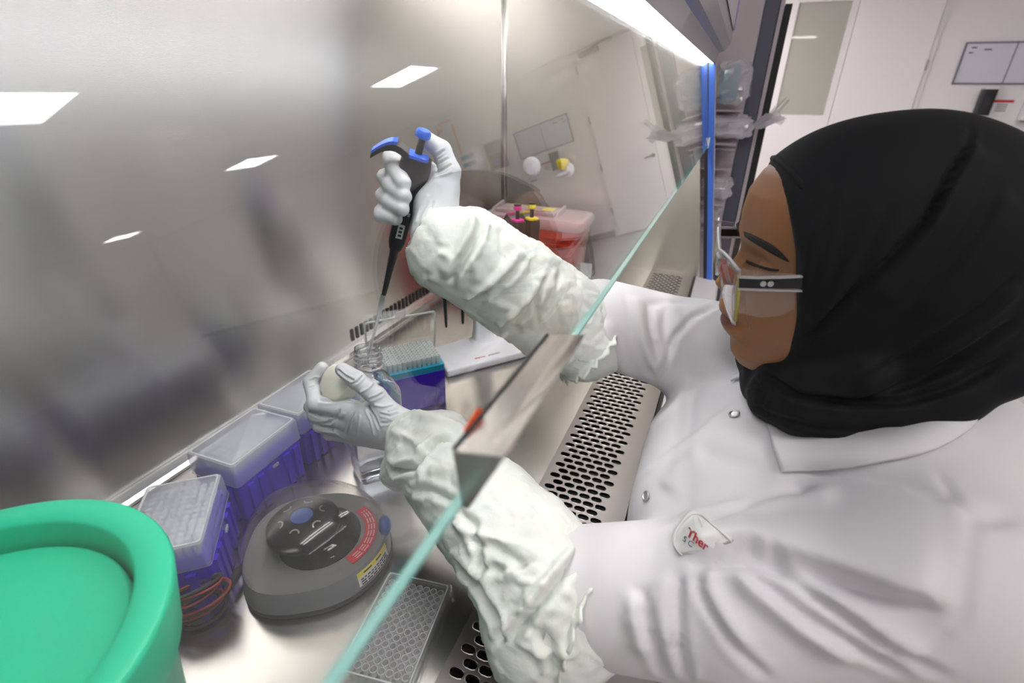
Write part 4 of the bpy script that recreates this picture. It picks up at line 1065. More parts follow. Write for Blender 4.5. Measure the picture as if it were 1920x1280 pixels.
# hijab
fh = Field(hl(0, 0, 0) - np.array([.16, .26, .25]), hl(0, 0, 0) + np.array([.16, .17, .17]), .003)
R = HM
fh.ell(hl(0, -.030, .010), (.087, .125, .120), R).ell(hl(0, .012, .018), (.0835, .090, .102), R, .02).ell(hl(0, -.085, -.02), (.083, .085, .112), R, .03)
fh.cap(hl(0, -.005, -.06), .074, hl(0, -.030, -.130), .078, .02).ell(hl(0, .024, -.132), (.056, .044, .028), R, .012)
lo = to_head(np.array([fh.lo])); 
def cutf(x, y, z):
    d = [x - HC[0], y - HC[1], z - HC[2]]; s = d[0] * HM[0, 0] + d[1] * HM[1, 0] + d[2] * HM[2, 0]; f = d[0] * HM[0, 1] + d[1] * HM[1, 1] + d[2] * HM[2, 1]; u = d[0] * HM[0, 2] + d[1] * HM[1, 2] + d[2] * HM[2, 2]
    fo = np.interp(u, [-.13, -.078, -.028, .031, .112, .14], [.046, .047, .047, .056, .076, .084])
    low = -(u + .098 + .55 * (.085 - f) * 0 - .45 * np.clip(.068 - f, 0, .1) * 0)
    return np.maximum(fo - f, low - .0)        # inside the removed region where negative
fh.func(cutf, fh.lo, fh.lo + fh.vox * fh.n, .004, True)
wrap = [(0, .050, -.140), (.042, .050, -.128), (.066, .030, -.124), (.074, 0, -.124), (.076, -.035, -.116), (.074, -.075, -.094), (.060, -.115, -.070), (0, -.145, -.055)]
for sg_ in (1, -1): fh.chain([(hl(sg_ * s, f, u), r) for (s, f, u), r in zip(wrap, (.020, .022, .024, .025, .026, .026, .026, .028))], .014, .012)
wrap2 = [(0, .058, -.114), (.038, .048, -.102), (.062, .028, -.090), (.074, -.01, -.075)]
for sg_ in (1, -1): fh.chain([(hl(sg_ * s, f, u), r) for (s, f, u), r in zip(wrap2, (.014, .016, .018, .02))], .008, .01)
hij = fh.mesh(); hij.smooth(3)
c7 = lambda p: px((1280, 200), 1.939, p)
hij.stroke([(c7([(1050, 8), (1046, 110), (1000, 205), (950, 280), (880, 415), (770, 530), (620, 665), (500, 800), (395, 880)]), -.0050, .0024, 'c'),
            (c7([(1046, 110), (960, 290), (890, 430), (780, 555), (630, 690)]), .0055, .0090, 's'),
            (c7([(562, 240), (530, 380), (500, 520), (470, 660), (425, 820)]), -.0016, .0040, 'c'),
            (c7([(560, 260), (520, 400), (480, 600), (440, 780)]), .0022, .0070),
            (c7([(770, 330), (710, 440), (650, 590), (570, 720), (480, 820)]), -.0022, .0048, 'c'),
            (c7([(730, 350), (660, 470), (600, 620), (520, 740)]), .0018, .0065),
            (c7([(1230, 600), (1100, 720), (900, 850), (720, 960), (560, 1040)]), -.0030, .0045, 'c'),
            (c7([(1230, 640), (1110, 760), (920, 880), (740, 990)]), .0030, .0080),
            (c7([(1230, 760), (1050, 880), (850, 1000), (640, 1065), (470, 1060)]), -.0034, .0045, 'c'),
            (c7([(250, 960), (330, 990), (420, 1050), (600, 1078), (800, 1072), (1000, 1010), (1200, 900)]), -.0055, .0040, 'c'),
            (c7([(300, 1010), (380, 1080), (520, 1120), (700, 1120), (900, 1080)]), .0028, .0075),
            (c7([(240, 1080), (330, 1125), (460, 1165), (640, 1180), (800, 1160)]), -.0030, .0036, 'c'),
            (c7([(235, 1020), (270, 1000), (290, 1060), (280, 1100)]), -.004, .003, 'c'),
            (c7([(1200, 300), (1120, 480), (1000, 640), (860, 780)]), .0030, .0120),
            (c7([(1150, 250), (1080, 420), (950, 600), (800, 740)]), -.0018, .0050, 'c')])
hij.smooth(1, .35)
hij.obj('hijab', 'hijab_black', person)
# edge fold of the under layer at the forehead
B().tube([hl(s, f, u) for s, f, u in ((-.05, .060, .085), (-.025, .066, .095), (0, .068, .098), (.025, .066, .096), (.046, .059, .087), (.058, .050, .072))], [.002, .0028, .003, .003, .0026, .002], 8).obj('underscarf', 'hijab_black', person, smooth=True)

# lab coat
fc = Field((.22, -.46, -.36), (.86, .17, .36), .0036)
fc.ell((.527, -.125, .115), (.165, .150, .150)).ell((.52, -.150, -.05), (.180, .150, .20), k=.06).ell((.52, -.13, -.24), (.195, .180, .16), k=.08)
for bx_ in (.462, .592): fc.ell((bx_, -.045, .115), (.078, .078, .085), k=.06)
fc.ell((.53, -.215, .185), (.165, .105, .095), k=.05).ell((.535, -.245, .245), (.115, .070, .065), k=.05)
fc.chain([((.45, -.205, .205), .085), (SH_L, .072)], .05); fc.chain([((.60, -.175, .190), .080), (SH_R, .068)], .05)
EL_L2 = EL_L + (EL_L - SH_L) * .02; 
fc.chain([(SH_L, .070), (SH_L * .5 + EL_L * .5 + np.array([-.004, -.004, -.012]), .070), (EL_L2, .062)], .03, .02)
fc.chain([(SH_R, .068), (SH_R * .5 + EL_R * .5 + np.array([0, 0, -.008]), .066), (EL_R, .058)], .03, .02)
fc.ell(hl(0, -.03, -.19), (.090, .090, .05), HM, .03)
coat = fc.mesh(); coat.smooth(8)
coat.noise(.0016, 22, 3, False, 2)
c8 = lambda p: px((1000, 700), 2.087, p); c8b = lambda p: px((800, 540), 3.31, p)
COAT_FOLDS = [(c8([(560, 722), (640, 712), (740, 692), (840, 690), (960, 722), (1200, 790), (1440, 862), (1640, 920)]), .0105, .0150, 's'),
             (c8([(590, 742), (700, 742), (800, 745), (960, 775), (1200, 835), (1480, 925)]), -.0060, .0040, 'c'),
             (c8([(800, 745), (880, 820), (1060, 950), (1290, 1080), (1480, 1185)]), -.0060, .0044, 'c'),
             (c8([(780, 760), (860, 850), (1040, 985), (1270, 1120)]), .0060, .0090),
             (c8([(950, 775), (1100, 870), (1300, 1000), (1500, 1125), (1640, 1200)]), -.0060, .0042, 'c'),
             (c8([(960, 760), (1120, 850), (1320, 975), (1520, 1100)]), .0055, .0090),
             (c8([(660, 750), (650, 840), (700, 940), (800, 1080), (930, 1205)]), -.0052, .0040, 'c'),
             (c8([(690, 755), (685, 840), (740, 940), (850, 1080)]), .0040, .0070),
             (c8([(575, 780), (562, 900), (570, 1050), (600, 1205)]), -.0055, .0045, 'c'),
             (c8([(425, 830), (440, 950), (480, 1080), (530, 1205)]), -.0060, .0050, 'c'),
             (c8([(400, 860), (400, 960), (440, 1100)]), .0050, .0080),
             (c8([(500, 790), (505, 900), (530, 1050)]), .0040, .0080),
             (c8([(480, 640), (640, 580), (800, 540), (1000, 462), (1120, 450)]), -.0050, .0100),
             (c8([(560, 560), (720, 540), (880, 500), (1020, 430)]), .0040, .0120),
             (c8([(700, 560), (860, 530), (1000, 500), (1200, 480)]), .0040, .0140),
             (c8([(1000, 395), (1250, 400), (1450, 440), (1650, 520)]), -.0050, .0060, 's'),
             (c8([(1580, 345), (1600, 420), (1680, 530), (1725, 565), (1700, 720), (1680, 960), (1510, 1085)]), -.0030, .0030, 'c'),
             (c8([(1700, 540), (1780, 570), (1880, 545)]), -.0040, .0060),
             (c8([(790, 105), (700, 180), (600, 262), (500, 330), (430, 385), (392, 440)]), .0030, .0036, 's'),
             (c8([(640, 290), (740, 330), (840, 360), (920, 370)]), -.0030, .0110),
             (c8([(520, 460), (560, 380), (660, 300)]), .003, .012),
             (c8([(640, 20), (560, 120), (470, 200), (410, 290)]), .0030, .010),
             (c8b([(1232, 30), (1262, 200), (1312, 380), (1392, 530), (1432, 600)]), -.0045, .0034, 'c'),
             (c8b([(1290, 40), (1320, 220), (1370, 400), (1430, 520)]), .0045, .0080),
             (c8b([(1372, 70), (1385, 250), (1430, 410), (1480, 500)]), -.0045, .0036, 'c'),
             (c8b([(1500, 90), (1480, 250), (1490, 400)]), -.003, .006),
             (c8b([(1012, 450), (1130, 560), (1260, 680), (1390, 775)]), -.0045, .0034, 'c'),
             (c8b([(1070, 270), (1130, 440), (1230, 600), (1380, 745)]), -.0042, .0034, 'c'),
             (c8b([(1100, 200), (1170, 400), (1270, 560), (1400, 700)]), .0045, .0080),
             (c8b([(1820, 100), (1650, 180), (1540, 300), (1470, 500), (1410, 780)]), -.0055, .0036, 'c'),
             (c8b([(1380, 110), (1480, 80), (1620, 90)]), -.003, .005)]
coat.stroke([(l[0], l[1] * 1.6, l[2] * .85, *l[3:]) for l in COAT_FOLDS])
coat.smooth(5, .5)
coat.V[:, 1] = np.where((coat.V[:, 2] < .05) & (coat.V[:, 0] > .40), np.minimum(coat.V[:, 1], np.interp(coat.V[:, 2], [-.3, -.002, .012, .05], [-.039, -.039, -.028, .07])), coat.V[:, 1])
cb = coat.bvh()
coat.obj('lab_coat', 'coat_white', person)
patch('collar', coat, [[(1440, 800), (1500, 815), (1600, 820), (1700, 800), (1800, 752), (1850, 715)], [(1450, 842), (1520, 850), (1620, 846), (1720, 826), (1806, 782), (1848, 742)],
                       [(1466, 888), (1545, 884), (1640, 873), (1740, 852), (1812, 812), (1842, 772)]], 'coat_white', person, .0065, .004, 40, cb)
patch('collar', coat, [[(1372, 720), (1380, 708), (1392, 704)], [(1380, 716), (1388, 714), (1396, 712)]], 'coat_white', person, .006, .003, 10, cb)
def snap(p):
    h = coat.cast([p], cb)
    if not h: return
    q, n = h[0]; M_ = frame_to(q + n * .001, q + n * 2)
    B().lathe([(.0046, 0), (.0056, .0004), (.0058, .0012), (.0050, .0018), (.0040, .0014), (.0036, .0006), (.0005, .0005)], 20, M=M_).obj('snap_button', 'snap_ring', person, auto=50)
snap((1378, 777)); snap((1213, 930))
# name badge, its lower right corner under the fold
c5 = lambda p: px((1220, 920), 8, p)
BL_ = [(640, 335), (560, 385), (470, 510), (395, 620), (345, 740), (360, 850), (450, 975)]; BR_ = [(720, 345), (900, 480), (1060, 620), (1200, 735), (1285, 830), (1000, 895), (480, 985)]
bo, BG = patch('badge', coat, [c5([l, ((l[0] + r[0]) / 2, (l[1] + r[1]) / 2), r]) for l, r in zip(catmull(BL_, 14), catmull(BR_, 14))], 'patch_white', person, .0032, .0026, 30, cb, .3)
bv_badge = BVHTree.FromPolygons([v_.co.copy() for v_ in bo.data.vertices], [tuple(p_.vertices) for p_ in bo.data.polygons])
rim = [coat.cast([p], bv_badge) for p in catmull(c5([(470, 960), (370, 870), (345, 740), (400, 610), (500, 460), (600, 365), (690, 345), (760, 380), (900, 490), (1060, 620), (1180, 730), (1250, 820)]), 60)]
B().tube([h[0][0] - ray(960, 640) / CF * .0006 for h in rim if h], .0006, 6).obj('stitching', 'thread', bo, smooth=True)
def letters(name, txt, size, m_, o, dx, dy, space=1.0, bold=True):
    """lettering sewn on the badge: flat type laid on the cloth along a baseline given on the badge"""
    c = bpy.data.curves.new(name, 'FONT'); c.body = txt; c.size = 1; c.space_character = space; c.offset = .02 if bold else 0
    ob = bpy.data.objects.new(name, c); COL.objects.link(ob); me = bpy.data.meshes.new_from_object(ob.evaluated_get(bpy.context.evaluated_depsgraph_get()))
    bpy.data.objects.remove(ob)
    v = []
    for q in me.vertices:
        p = np.array(o) + q.co.x * np.array(dx) + q.co.y * np.array(dy); h = coat.cast([p], bv_badge) or coat.cast([p], cb); v.append(h[0][0] - ray(*p) / np.linalg.norm(ray(*p)) * .0024)
    b = B().add(v, [tuple(p.vertices) for p in me.polygons]); return b.obj(name, m_, bo)
ox, oy = c5([(525, 655)])[0]
letters('lettering', 'Ther', 1, 'thermo_red', (ox, oy), np.array([155, 128]) / 8, np.array([72, -168]) / 8)
ox, oy = c5([(470, 738)])[0]
letters('lettering', 'SC', 1, 'ink', (ox, oy), np.array([105, 82]) / 8, np.array([50, -105]) / 8, 1.5, False)

# sleeve covers
def ruffle(c, axis, r, name, n=140, seed=0, wd=.010):
    axis = np.array(axis) / np.linalg.norm(axis); a = np.cross(axis, [0, 0, 1]); a /= np.linalg.norm(a); b = np.cross(axis, a); rr_ = np.random.default_rng(seed)
    rows = []
    ph = rr_.uniform(0, 6.28, 4)
    for k, (off, rad, amp) in enumerate(((-.014, .96, .000), (-.006, .93, .0010), (0, .915, .0016), (.006, .95, .0030), (wd, 1.02, .0048), (wd + .004, 1.05, .0056), (wd + .003, 1.00, .0050), (.004, .90, .0020))):
        row = []
        for j in range(n):
            t = 2 * PI * j / n; w_ = .38 * amp * (math.sin(19 * t + ph[0]) + .6 * math.sin(31 * t + ph[1]) + .4 * math.sin(7 * t + ph[2]))
            row.append(c + axis * (off + w_ * .7) + (r * rad + w_) * (math.cos(t) * a + math.sin(t) * b))
        rows.append(row)
    return B().loft([[tuple(p) for p in r_] for r_ in rows], (False, False)).obj(name, 'tyvek', person, smooth=True)
c6 = lambda p: px((760, 360), 4, p); c3 = lambda p: px((540, 560), 1.778, p)
def sleeve(path, lo, hi, vox, open_to, cut_r):
    f = Field(lo, hi, vox); f.chain(path, 0, .02)
    f.cap(path[-1][0] + (path[-1][0] - open_to) * .3, cut_r, open_to, cut_r, .004, True); return f
# right (far) sleeve
ER = P(1102, 636, .672)
pr_ = [(ER, .058), (P(1040, 590, .655), .060), (P(970, 540, .635), .061), (P(905, 500, .615), .056), (P(862, 470, .600), .050), (P(822, 452, .590), .040)]
allp = np.array([p for p, r in pr_]); fs = Field(allp.min(0) - .09, allp.max(0) + .09, .003); fs.chain(pr_, 0, .02)
fs.ell(P(815, 500, .585), (.022, .03, .03), k=.02)
fs.cap(P(780, 425, .583), .024, P(842, 462, .594), .026, .004, True)
slr = fs.mesh(); slr.smooth(4); slr.noise(.0030, 24, 5, True, 2)
SLR = [(c6([(330, 690), (380, 600), (480, 440), (545, 330), (565, 180)]), -.0075, .0045, 'c'), (c6([(300, 640), (400, 480), (480, 330), (500, 160)]), .0050, .0090),
            (c6([(900, 430), (860, 510), (780, 580), (640, 690), (520, 770), (410, 805)]), .0060, .0036, 'k'), (c6([(900, 460), (800, 600), (660, 720), (520, 800)]), -.0055, .0048, 'c'),
            (c6([(1050, 590), (1010, 690), (960, 770), (860, 890), (760, 965), (670, 1005)]), .0058, .0036, 'k'), (c6([(1060, 620), (980, 790), (880, 910), (780, 985)]), -.0048, .0045, 'c'),
            (c6([(1090, 680), (1150, 840), (1210, 1000), (1215, 1100)]), .0036, .0034, 'k'), (c6([(970, 770), (985, 880), (1000, 1010)]), -.0035, .004, 'c'),
            (c6([(230, 430), (300, 470), (370, 500)]), .003, .003, 'k'), (c6([(740, 260), (720, 400), (760, 520)]), -.003, .006), (c6([(620, 800), (720, 850), (800, 870)]), .0026, .003, 'k'),
            (c6([(1190, 560), (1150, 700), (1200, 850)]), -.003, .006), (c6([(460, 470), (520, 560), (540, 680)]), .003, .004, 'k')]
slr.stroke([(l[0], l[1] * 1.35, l[2], *l[3:]) for l in SLR])
slr.creases(.0018, .030, .0042, 3).creases(.0011, .015, .0026, 4); slr.smooth(1, .3); slr.obj('sleeve_cover', 'tyvek', person)
ruffle(P(1097, 640, .670), P(1130, 660, .678) - P(1040, 590, .655), .0575, 'elastic_cuff', seed=2, wd=.006)
# left (near) sleeve
pl_ = [(P(1075, 1150, .485), .062), (P(1035, 1108, .495), .066), (P(975, 1030, .525), .062), (P(905, 955, .555), .058), (P(845, 890, .590), .053), (P(800, 845, .625), .046), (P(775, 822, .645), .036)]
allp = np.array([p for p, r in pl_]); fs = Field(allp.min(0) - .09, allp.max(0) + .09, .003); fs.chain(pl_, 0, .02)
fs.ell(P(1004, 1205, .483), (.046, .046, .046), k=.03).ell(P(835, 815, .60), (.030, .03, .03), k=.02).ell(P(745, 890, .64), (.02, .025, .025), k=.02)
fs.cap(P(745, 800, .672), .026, P(800, 848, .63), .028, .004, True)
sll = fs.mesh(); sll.smooth(4); sll.noise(.0030, 25, 8, True, 2)
SLL = [(c3([(290, 520), (360, 575), (430, 560), (490, 480), (560, 465)]), -.0085, .0045, 'c'), (c3([(320, 600), (335, 660), (385, 745), (440, 790)]), .0050, .0050, 'k'),
            (c3([(400, 380), (500, 400), (560, 420), (585, 470)]), .0045, .0060), (c3([(340, 440), (420, 470), (480, 540)]), .0040, .0040, 'k'),
            (c3([(430, 600), (520, 560), (570, 580), (620, 640)]), .0055, .0080), (c3([(400, 640), (480, 640), (560, 680)]), -.004, .0045, 'c'),
            (c3([(700, 585), (790, 660), (900, 760), (985, 800)]), -.0040, .0070), (c3([(540, 740), (640, 790), (760, 820), (840, 850)]), .0040, .0040, 'k'),
            (c3([(560, 700), (620, 760), (640, 850), (640, 960)]), -.004, .005, 'c'), (c3([(600, 800), (700, 830), (800, 900)]), -.0036, .004, 'c'),
            (c3([(470, 850), (560, 885), (640, 970), (700, 1080), (708, 1160)]), -.0050, .0060, 'c'), (c3([(990, 830), (900, 945), (800, 1065), (725, 1150)]), -.0062, .0045, 'c'),
            (c3([(960, 830), (860, 950), (770, 1060)]), .0045, .0060), (c3([(770, 1150), (850, 1180), (980, 1165)]), .0040, .0045, 'k'), (c3([(830, 1080), (880, 1180), (900, 1260)]), -.0040, .005, 'c'),
            (c3([(790, 610), (830, 740), (800, 800)]), .003, .004, 'k'), (c3([(700, 880), (780, 940), (880, 960)]), .003, .0035, 'k'), (c3([(640, 900), (740, 900), (840, 870)]), -.003, .0035, 'c'),
            (c3([(950, 960), (900, 1080), (950, 1200)]), .004, .006)]
sll.stroke([(l[0], l[1] * 1.35, l[2], *l[3:]) for l in SLL])
sll.creases(.0017, .030, .0042, 5).creases(.0010, .015, .0026, 6); sll.smooth(1, .3); sll.obj('sleeve_cover', 'tyvek', person)
ruffle(P(1083, 1143, .480), P(1170, 1170, .470) - P(1040, 1105, .495), .0645, 'elastic_cuff', seed=4, wd=.006)

# gloved hands
def hand(fingers, palm, lo_pad, vox=.0015, sm=2):
    pts = np.array([p for ch in fingers + palm for p, r in ch]); f = Field(pts.min(0) - .02, pts.max(0) + .02, vox)
    for ch in palm: f.chain(ch, .009, .006)
    for ch in fingers: f.chain(ch, .0035, .003)
    h = f.mesh(); h.smooth(sm, .45); return h
D0 = .582
rf = [[(P(803, 318, D0 + .022), .0105), (P(735, 296, D0 + .016), .0108), (P(740, 318, D0 - .004), .0102), (P(757, 343, D0 - .0200), .0090)],
      [(P(800, 345, D0 + .026), .0105), (P(724, 333, D0 + .022), .0105), (P(733, 348, D0 - .002), .0100), (P(758, 368, D0 - .0190), .0090)],
      [(P(797, 372, D0 + .030), .0100), (P(720, 367, D0 + .026), .0100), (P(732, 378, D0 + .001), .0096), (P(754, 392, D0 - .0170), .0086)],
      [(P(793, 398, D0 + .034), .0092), (P(716, 398, D0 + .028), .0092), (P(716, 403, D0 + .010), .0088), (P(742, 410, D0 - .004), .0080)],
      [(P(836, 385, D0 + .006), .0150), (P(844, 322, D0 + .002), .0125), (P(828, 282, D0 - .002), .0112), (P(800, 262, D0 - .004), .0098)]]
rp = [[(P(818, 440, D0 + .004), .0235), (P(803, 322, D0 + .020), .0120)], [(P(818, 440, D0 + .006), .0235), (P(800, 345, D0 + .024), .0120)], [(P(812, 440, D0 + .008), .0225), (P(797, 372, D0 + .028), .0115)],
      [(P(806, 440, D0 + .008), .0215), (P(793, 398, D0 + .032), .0105)], [(P(818, 440, D0 + .002), .0215), (P(838, 360, D0 + .004), .0150)], [(P(815, 432, D0 + .004), .0230), (P(840, 470, D0 + .012), .0240)],
      [(P(805, 385, D0 + .010), .016), (P(825, 350, D0 + .008), .016)]]
hr_ = hand(rf, rp, .02)
c2 = lambda p: px((640, 220), 4.923, p)
hr_.stroke([(l[0], l[1] * 1.6, *l[2:]) for l in [(c2([(840, 380), (900, 340), (960, 300)]), -.0012, .0014, 'c'), (c2([(850, 450), (930, 410), (1000, 370)]), -.0010, .0013, 'c'), (c2([(860, 520), (960, 470), (1030, 430)]), -.0012, .0014, 'c'),
            (c2([(840, 560), (960, 530), (1040, 480)]), .0012, .0016), (c2([(800, 700), (720, 860), (680, 1000)]), .0010, .0022), (c2([(860, 760), (780, 900), (720, 1060)]), -.0010, .0020, 'c'), (c2([(980, 880), (900, 980), (840, 1080)]), -.0014, .0020, 'c')]])
hr_.noise(.00035, 160, 2, True, 2)
hr_.obj('glove', 'glove_grey', person)
lf = [[(P(655, 768, .690), .0125), (P(592, 756, .698), .0115), (P(583, 716, .712), .0105), (P(604, 689, .712), .0090)],
      [(P(652, 788, .700), .0120), (P(592, 777, .712), .0115), (P(584, 762, .742), .0105), (P(606, 756, .760), .0090)],
      [(P(656, 806, .710), .0115), (P(600, 796, .722), .0110), (P(594, 784, .750), .0100), (P(618, 780, .768), .0088)],
      [(P(668, 820, .715), .0105), (P(618, 812, .730), .0100), (P(612, 804, .752), .0092), (P(634, 802, .766), .0082)],
      [(P(738, 785, .668), .0150), (P(706, 742, .664), .0130), (P(668, 712, .660), .0122), (P(642, 693, .668), .0100)]]
lp = [[(P(768, 812, .662), .0240), (P(655, 768, .692), .0140)], [(P(768, 812, .665), .0240), (P(652, 788, .702), .0140)], [(P(768, 815, .668), .0235), (P(656, 806, .711), .0130)], [(P(765, 818, .672), .0225), (P(668, 820, .716), .0120)],
      [(P(770, 812, .662), .0235), (P(722, 768, .666), .0165)], [(P(765, 810, .665), .0240), (P(812, 850, .640), .0240)], [(P(700, 790, .685), .017), (P(690, 775, .682), .016)]]
hl_ = hand(lf, lp, .02)
c9 = lambda p: px((560, 640), 4.57, p)
hl_.stroke([(l[0], l[1] * 1.6, *l[2:]) for l in [(c9([(330, 240), (400, 300), (480, 340)]), -.0016, .0016, 'c'), (c9([(430, 370), (500, 350), (560, 290)]), -.0014, .0014, 'c'), (c9([(520, 440), (600, 400), (640, 350)]), .0015, .0016), (c9([(600, 500), (680, 470), (760, 420)]), -.0014, .0015, 'c'),
            (c9([(640, 540), (720, 560), (820, 540)]), .0016, .0016), (c9([(690, 620), (780, 640), (860, 610)]), -.0014, .0016, 'c'), (c9([(600, 540), (650, 640), (700, 760)]), -.0018, .0020, 'c'), (c9([(560, 560), (620, 680), (650, 820)]), .0012, .0020),
            (c9([(160, 500), (260, 510), (420, 500), (560, 520)]), -.0022, .0024, 'c'), (c9([(80, 590), (180, 640), (300, 640)]), -.0014, .0020, 'c'), (c9([(150, 700), (260, 700), (320, 640), (360, 570)]), -.0018, .0020, 'c'), (c9([(300, 780), (330, 690), (400, 600)]), .0012, .0020),
            (c9([(400, 800), (430, 700), (480, 600)]), -.0011, .0018, 'c'), (c9([(500, 840), (510, 740), (530, 620)]), .0011, .0018), (c9([(180, 780), (320, 800), (430, 860)]), -.0014, .0020, 'c'), (c9([(90, 330), (140, 300), (180, 310)]), .001, .0012), (c9([(90, 400), (140, 380)]), -.001, .0012, 'c'),
            (c9([(760, 600), (840, 570), (920, 520)]), .0014, .0016), (c9([(700, 700), (760, 700), (800, 680)]), -.0014, .0016, 'c')]])
hl_.noise(.0005, 130, 6, True, 2)
hl_.obj('glove', 'glove_grey', person)

# cap held between thumb and forefinger
cc_ = P(627, 716, .690); nrm = (CP - cc_) / np.linalg.norm(CP - cc_); side_ = -CR[:, 0]; up_ = CR[:, 1]
ax_ = nrm + .75 * side_ + .12 * up_; ax_ /= np.linalg.norm(ax_)
M_ = frame_to(cc_ - ax_ * .010, cc_ + ax_) @ Matrix.Scale(1.1, 4)
t = thing('bottle_cap', 'pale yellowish screw cap held between gloved thumb and forefinger', 'cap', M=M_)
B().lathe([(.0195, -.012), (.0222, -.012), (.0226, .006), (.0218, .0095), (.0195, .0112), (.0005, .0116)], 48, caps=(False, True)).obj('cap_shell', 'cap_plastic', t, auto=40)
B().lathe([(.0022, .0114), (.0022, .0121), (.0014, .0121), (.0014, .0115)], 16, caps=(False, False)).obj('moulded_mark', 'cap_plastic', t)
B().lathe([(.0195, -.012), (.0195, .008), (.0005, .008)], 32, caps=(False, False)).obj('inner_liner', 'cap_plastic', t)

# the held micropipette
tipP = BT + np.array([0, 0, -.022]) + (P(700, 650, depth(BT)) - P(690, 650, depth(BT))) * -.2
topP = P(789, 270, .562); dv = (topP - tipP) / np.linalg.norm(topP - tipP)
LEN = np.linalg.norm(topP - tipP); tl = .062
hookdir = P(715, 300, .566) - P(787, 305, .572)
zax = Vector(dv); xax = Vector(hookdir); xax = (xax - zax * xax.dot(zax)).normalized(); yax = zax.cross(xax)
o_ = Vector(tipP + dv * (LEN - .2245))
M_ = Matrix(((xax.x, yax.x, zax.x, o_.x), (xax.y, yax.y, zax.y, o_.y), (xax.z, yax.z, zax.z, o_.z), (0, 0, 0, 1)))
t = thing('micropipette', 'black micropipette with a blue plunger held above the open bottle', 'pipette', M=M_)
pipette_parts(t, 'black_plastic', 'plunger_blue', 'plunger_blue')
L0 = LEN - .2245
B().lathe([(.0006, -L0), (.0011, -L0 + .006), (.0026, -.020), (.0040, -.004), (.0042, .016), (.0046, .017)], 18, caps=(False, False)).obj('disposable_tip', 'tip_plastic', t, auto=40)

# safety glasses
t = thing('safety_glasses', 'clear wraparound safety glasses with a black temple worn by the scientist', 'glasses')
def hs(p, s):                                      # pixel on the plane at a sideways distance in the head frame
    d_ = ray(*p); n = HM[:, 0]; return CP + d_ * (((HC + n * s - CP) @ n) / (d_ @ n))
def lens(sg):
    rows = []
    for u in np.linspace(.021, -.030, 10):
        row = []
        for k in np.linspace(0, 1, 14):
            s = .006 + .067 * k; f = .1085 - .003 * k - .003 * k * k
            uu = u - (.006 * (1 - k) ** 3 if u > 0 else -.022 * (1 - k) ** 2.2 * (-u / .030)); row.append(hl(sg * s, f - .003 * abs(u) / .03, uu))
        rows.append(row)
    v = [p for r_ in rows for p in r_] ; n = 14
    b = B().add(v, [(i * n + j, i * n + j + 1, (i + 1) * n + j + 1, (i + 1) * n + j) for i in range(9) for j in range(13)])
    o = b.obj('lens', 'goggle_clear', t, smooth=True); md = o.modifiers.new('t', 'SOLIDIFY'); md.thickness = .0018
    edge = rows[0] + [r_[-1] for r_ in rows[1:]] + rows[-1][::-1][1:] + [r_[0] for r_ in rows[::-1][1:]]
    B().tube(edge, .0008, 6).obj('lens_rim', 'goggle_rim', t, smooth=True)
    return rows
mat('goggle_rim', (.85, .86, .88), .12, trans=.6, ior=1.5)
mat('goggle_yellow', (.62, .55, .10), .2, trans=.4)
RL = lens(1); RR_ = lens(-1)
B().tube([hl(s, f, u) for s, f, u in ((-.074, .1015, .0215), (-.05, .105, .0225), (-.02, .1075, .020), (0, .1085, .016), (.02, .1075, .020), (.05, .105, .0225), (.074, .1015, .0215))], .0017, 8).obj('brow_bar', 'goggle_rim', t, smooth=True)
B().tube([hl(s, f, u) for s, f, u in ((-.006, .1075, .008), (0, .1090, .012), (.006, .1075, .008))], .0026, 8).obj('nose_bridge', 'goggle_rim', t, smooth=True)
for sg in (1, -1):
    B().tube([hl(sg * .0725, .1005, .019), hl(sg * .0740, .100, 0), hl(sg * .0730, .0995, -.026)], .0017, 8).obj('yellow_edge', 'goggle_yellow', t, smooth=True)
    B().tube([hl(sg * .008, .1035, .004), hl(sg * .012, .1005, -.008), hl(sg * .014, .0965, -.018)], .0022, 8).obj('nose_pad', 'goggle_rim', t, smooth=True)
S0 = .0765
def strip_px(top, bot, s, th, name, m_):
    a = [to_head(np.array([hs(p, s)]))[0] for p in top]; b = [to_head(np.array([hs(p, s)]))[0] for p in bot]
    for sg in (1, -1):
        v = []
        for q in (a, b):
            for p in q: v.append(hl(sg * s, p[1], p[2]))
        for q in (a, b):
            for p in q: v.append(hl(sg * (s - th), p[1], p[2]))
        n = len(a); f = []
        for i in range(n - 1):
            f += [(i, i + 1, n + i + 1, n + i), (2 * n + i, 3 * n + i, 3 * n + i + 1, 2 * n + i + 1), (i, 2 * n + i, 2 * n + i + 1, i + 1), (n + i, n + i + 1, 3 * n + i + 1, 3 * n + i)]
        f += [(0, n, 3 * n, 2 * n), (n - 1, 3 * n - 1, 4 * n - 1, 2 * n - 1)]
        B().add(v, f).obj(name, m_, t)
strip_px(crop4([(248, 540), (400, 545), (560, 540), (700, 535)]), crop4([(248, 598), (400, 603), (560, 606), (700, 606)]), S0, .0022, 'temple', 'black_plastic')
strip_px(crop4([(235, 605), (400, 612), (560, 616), (700, 618)]), crop4([(240, 617), (400, 624), (560, 628), (700, 630)]), S0 + .0005, .003, 'temple_edge', 'goggle_rim')
strip_px(crop4([(235, 522), (400, 526), (560, 522), (700, 516)]), crop4([(240, 534), (400, 540), (560, 536), (700, 530)]), S0 + .0005, .003, 'temple_edge', 'goggle_rim')
strip_px(crop4([(215, 450), (300, 468), (440, 492), (640, 500)]), crop4([(235, 522), (400, 526), (560, 522), (640, 516)]), S0 - .001, .0012, 'side_shield', 'goggle_clear')
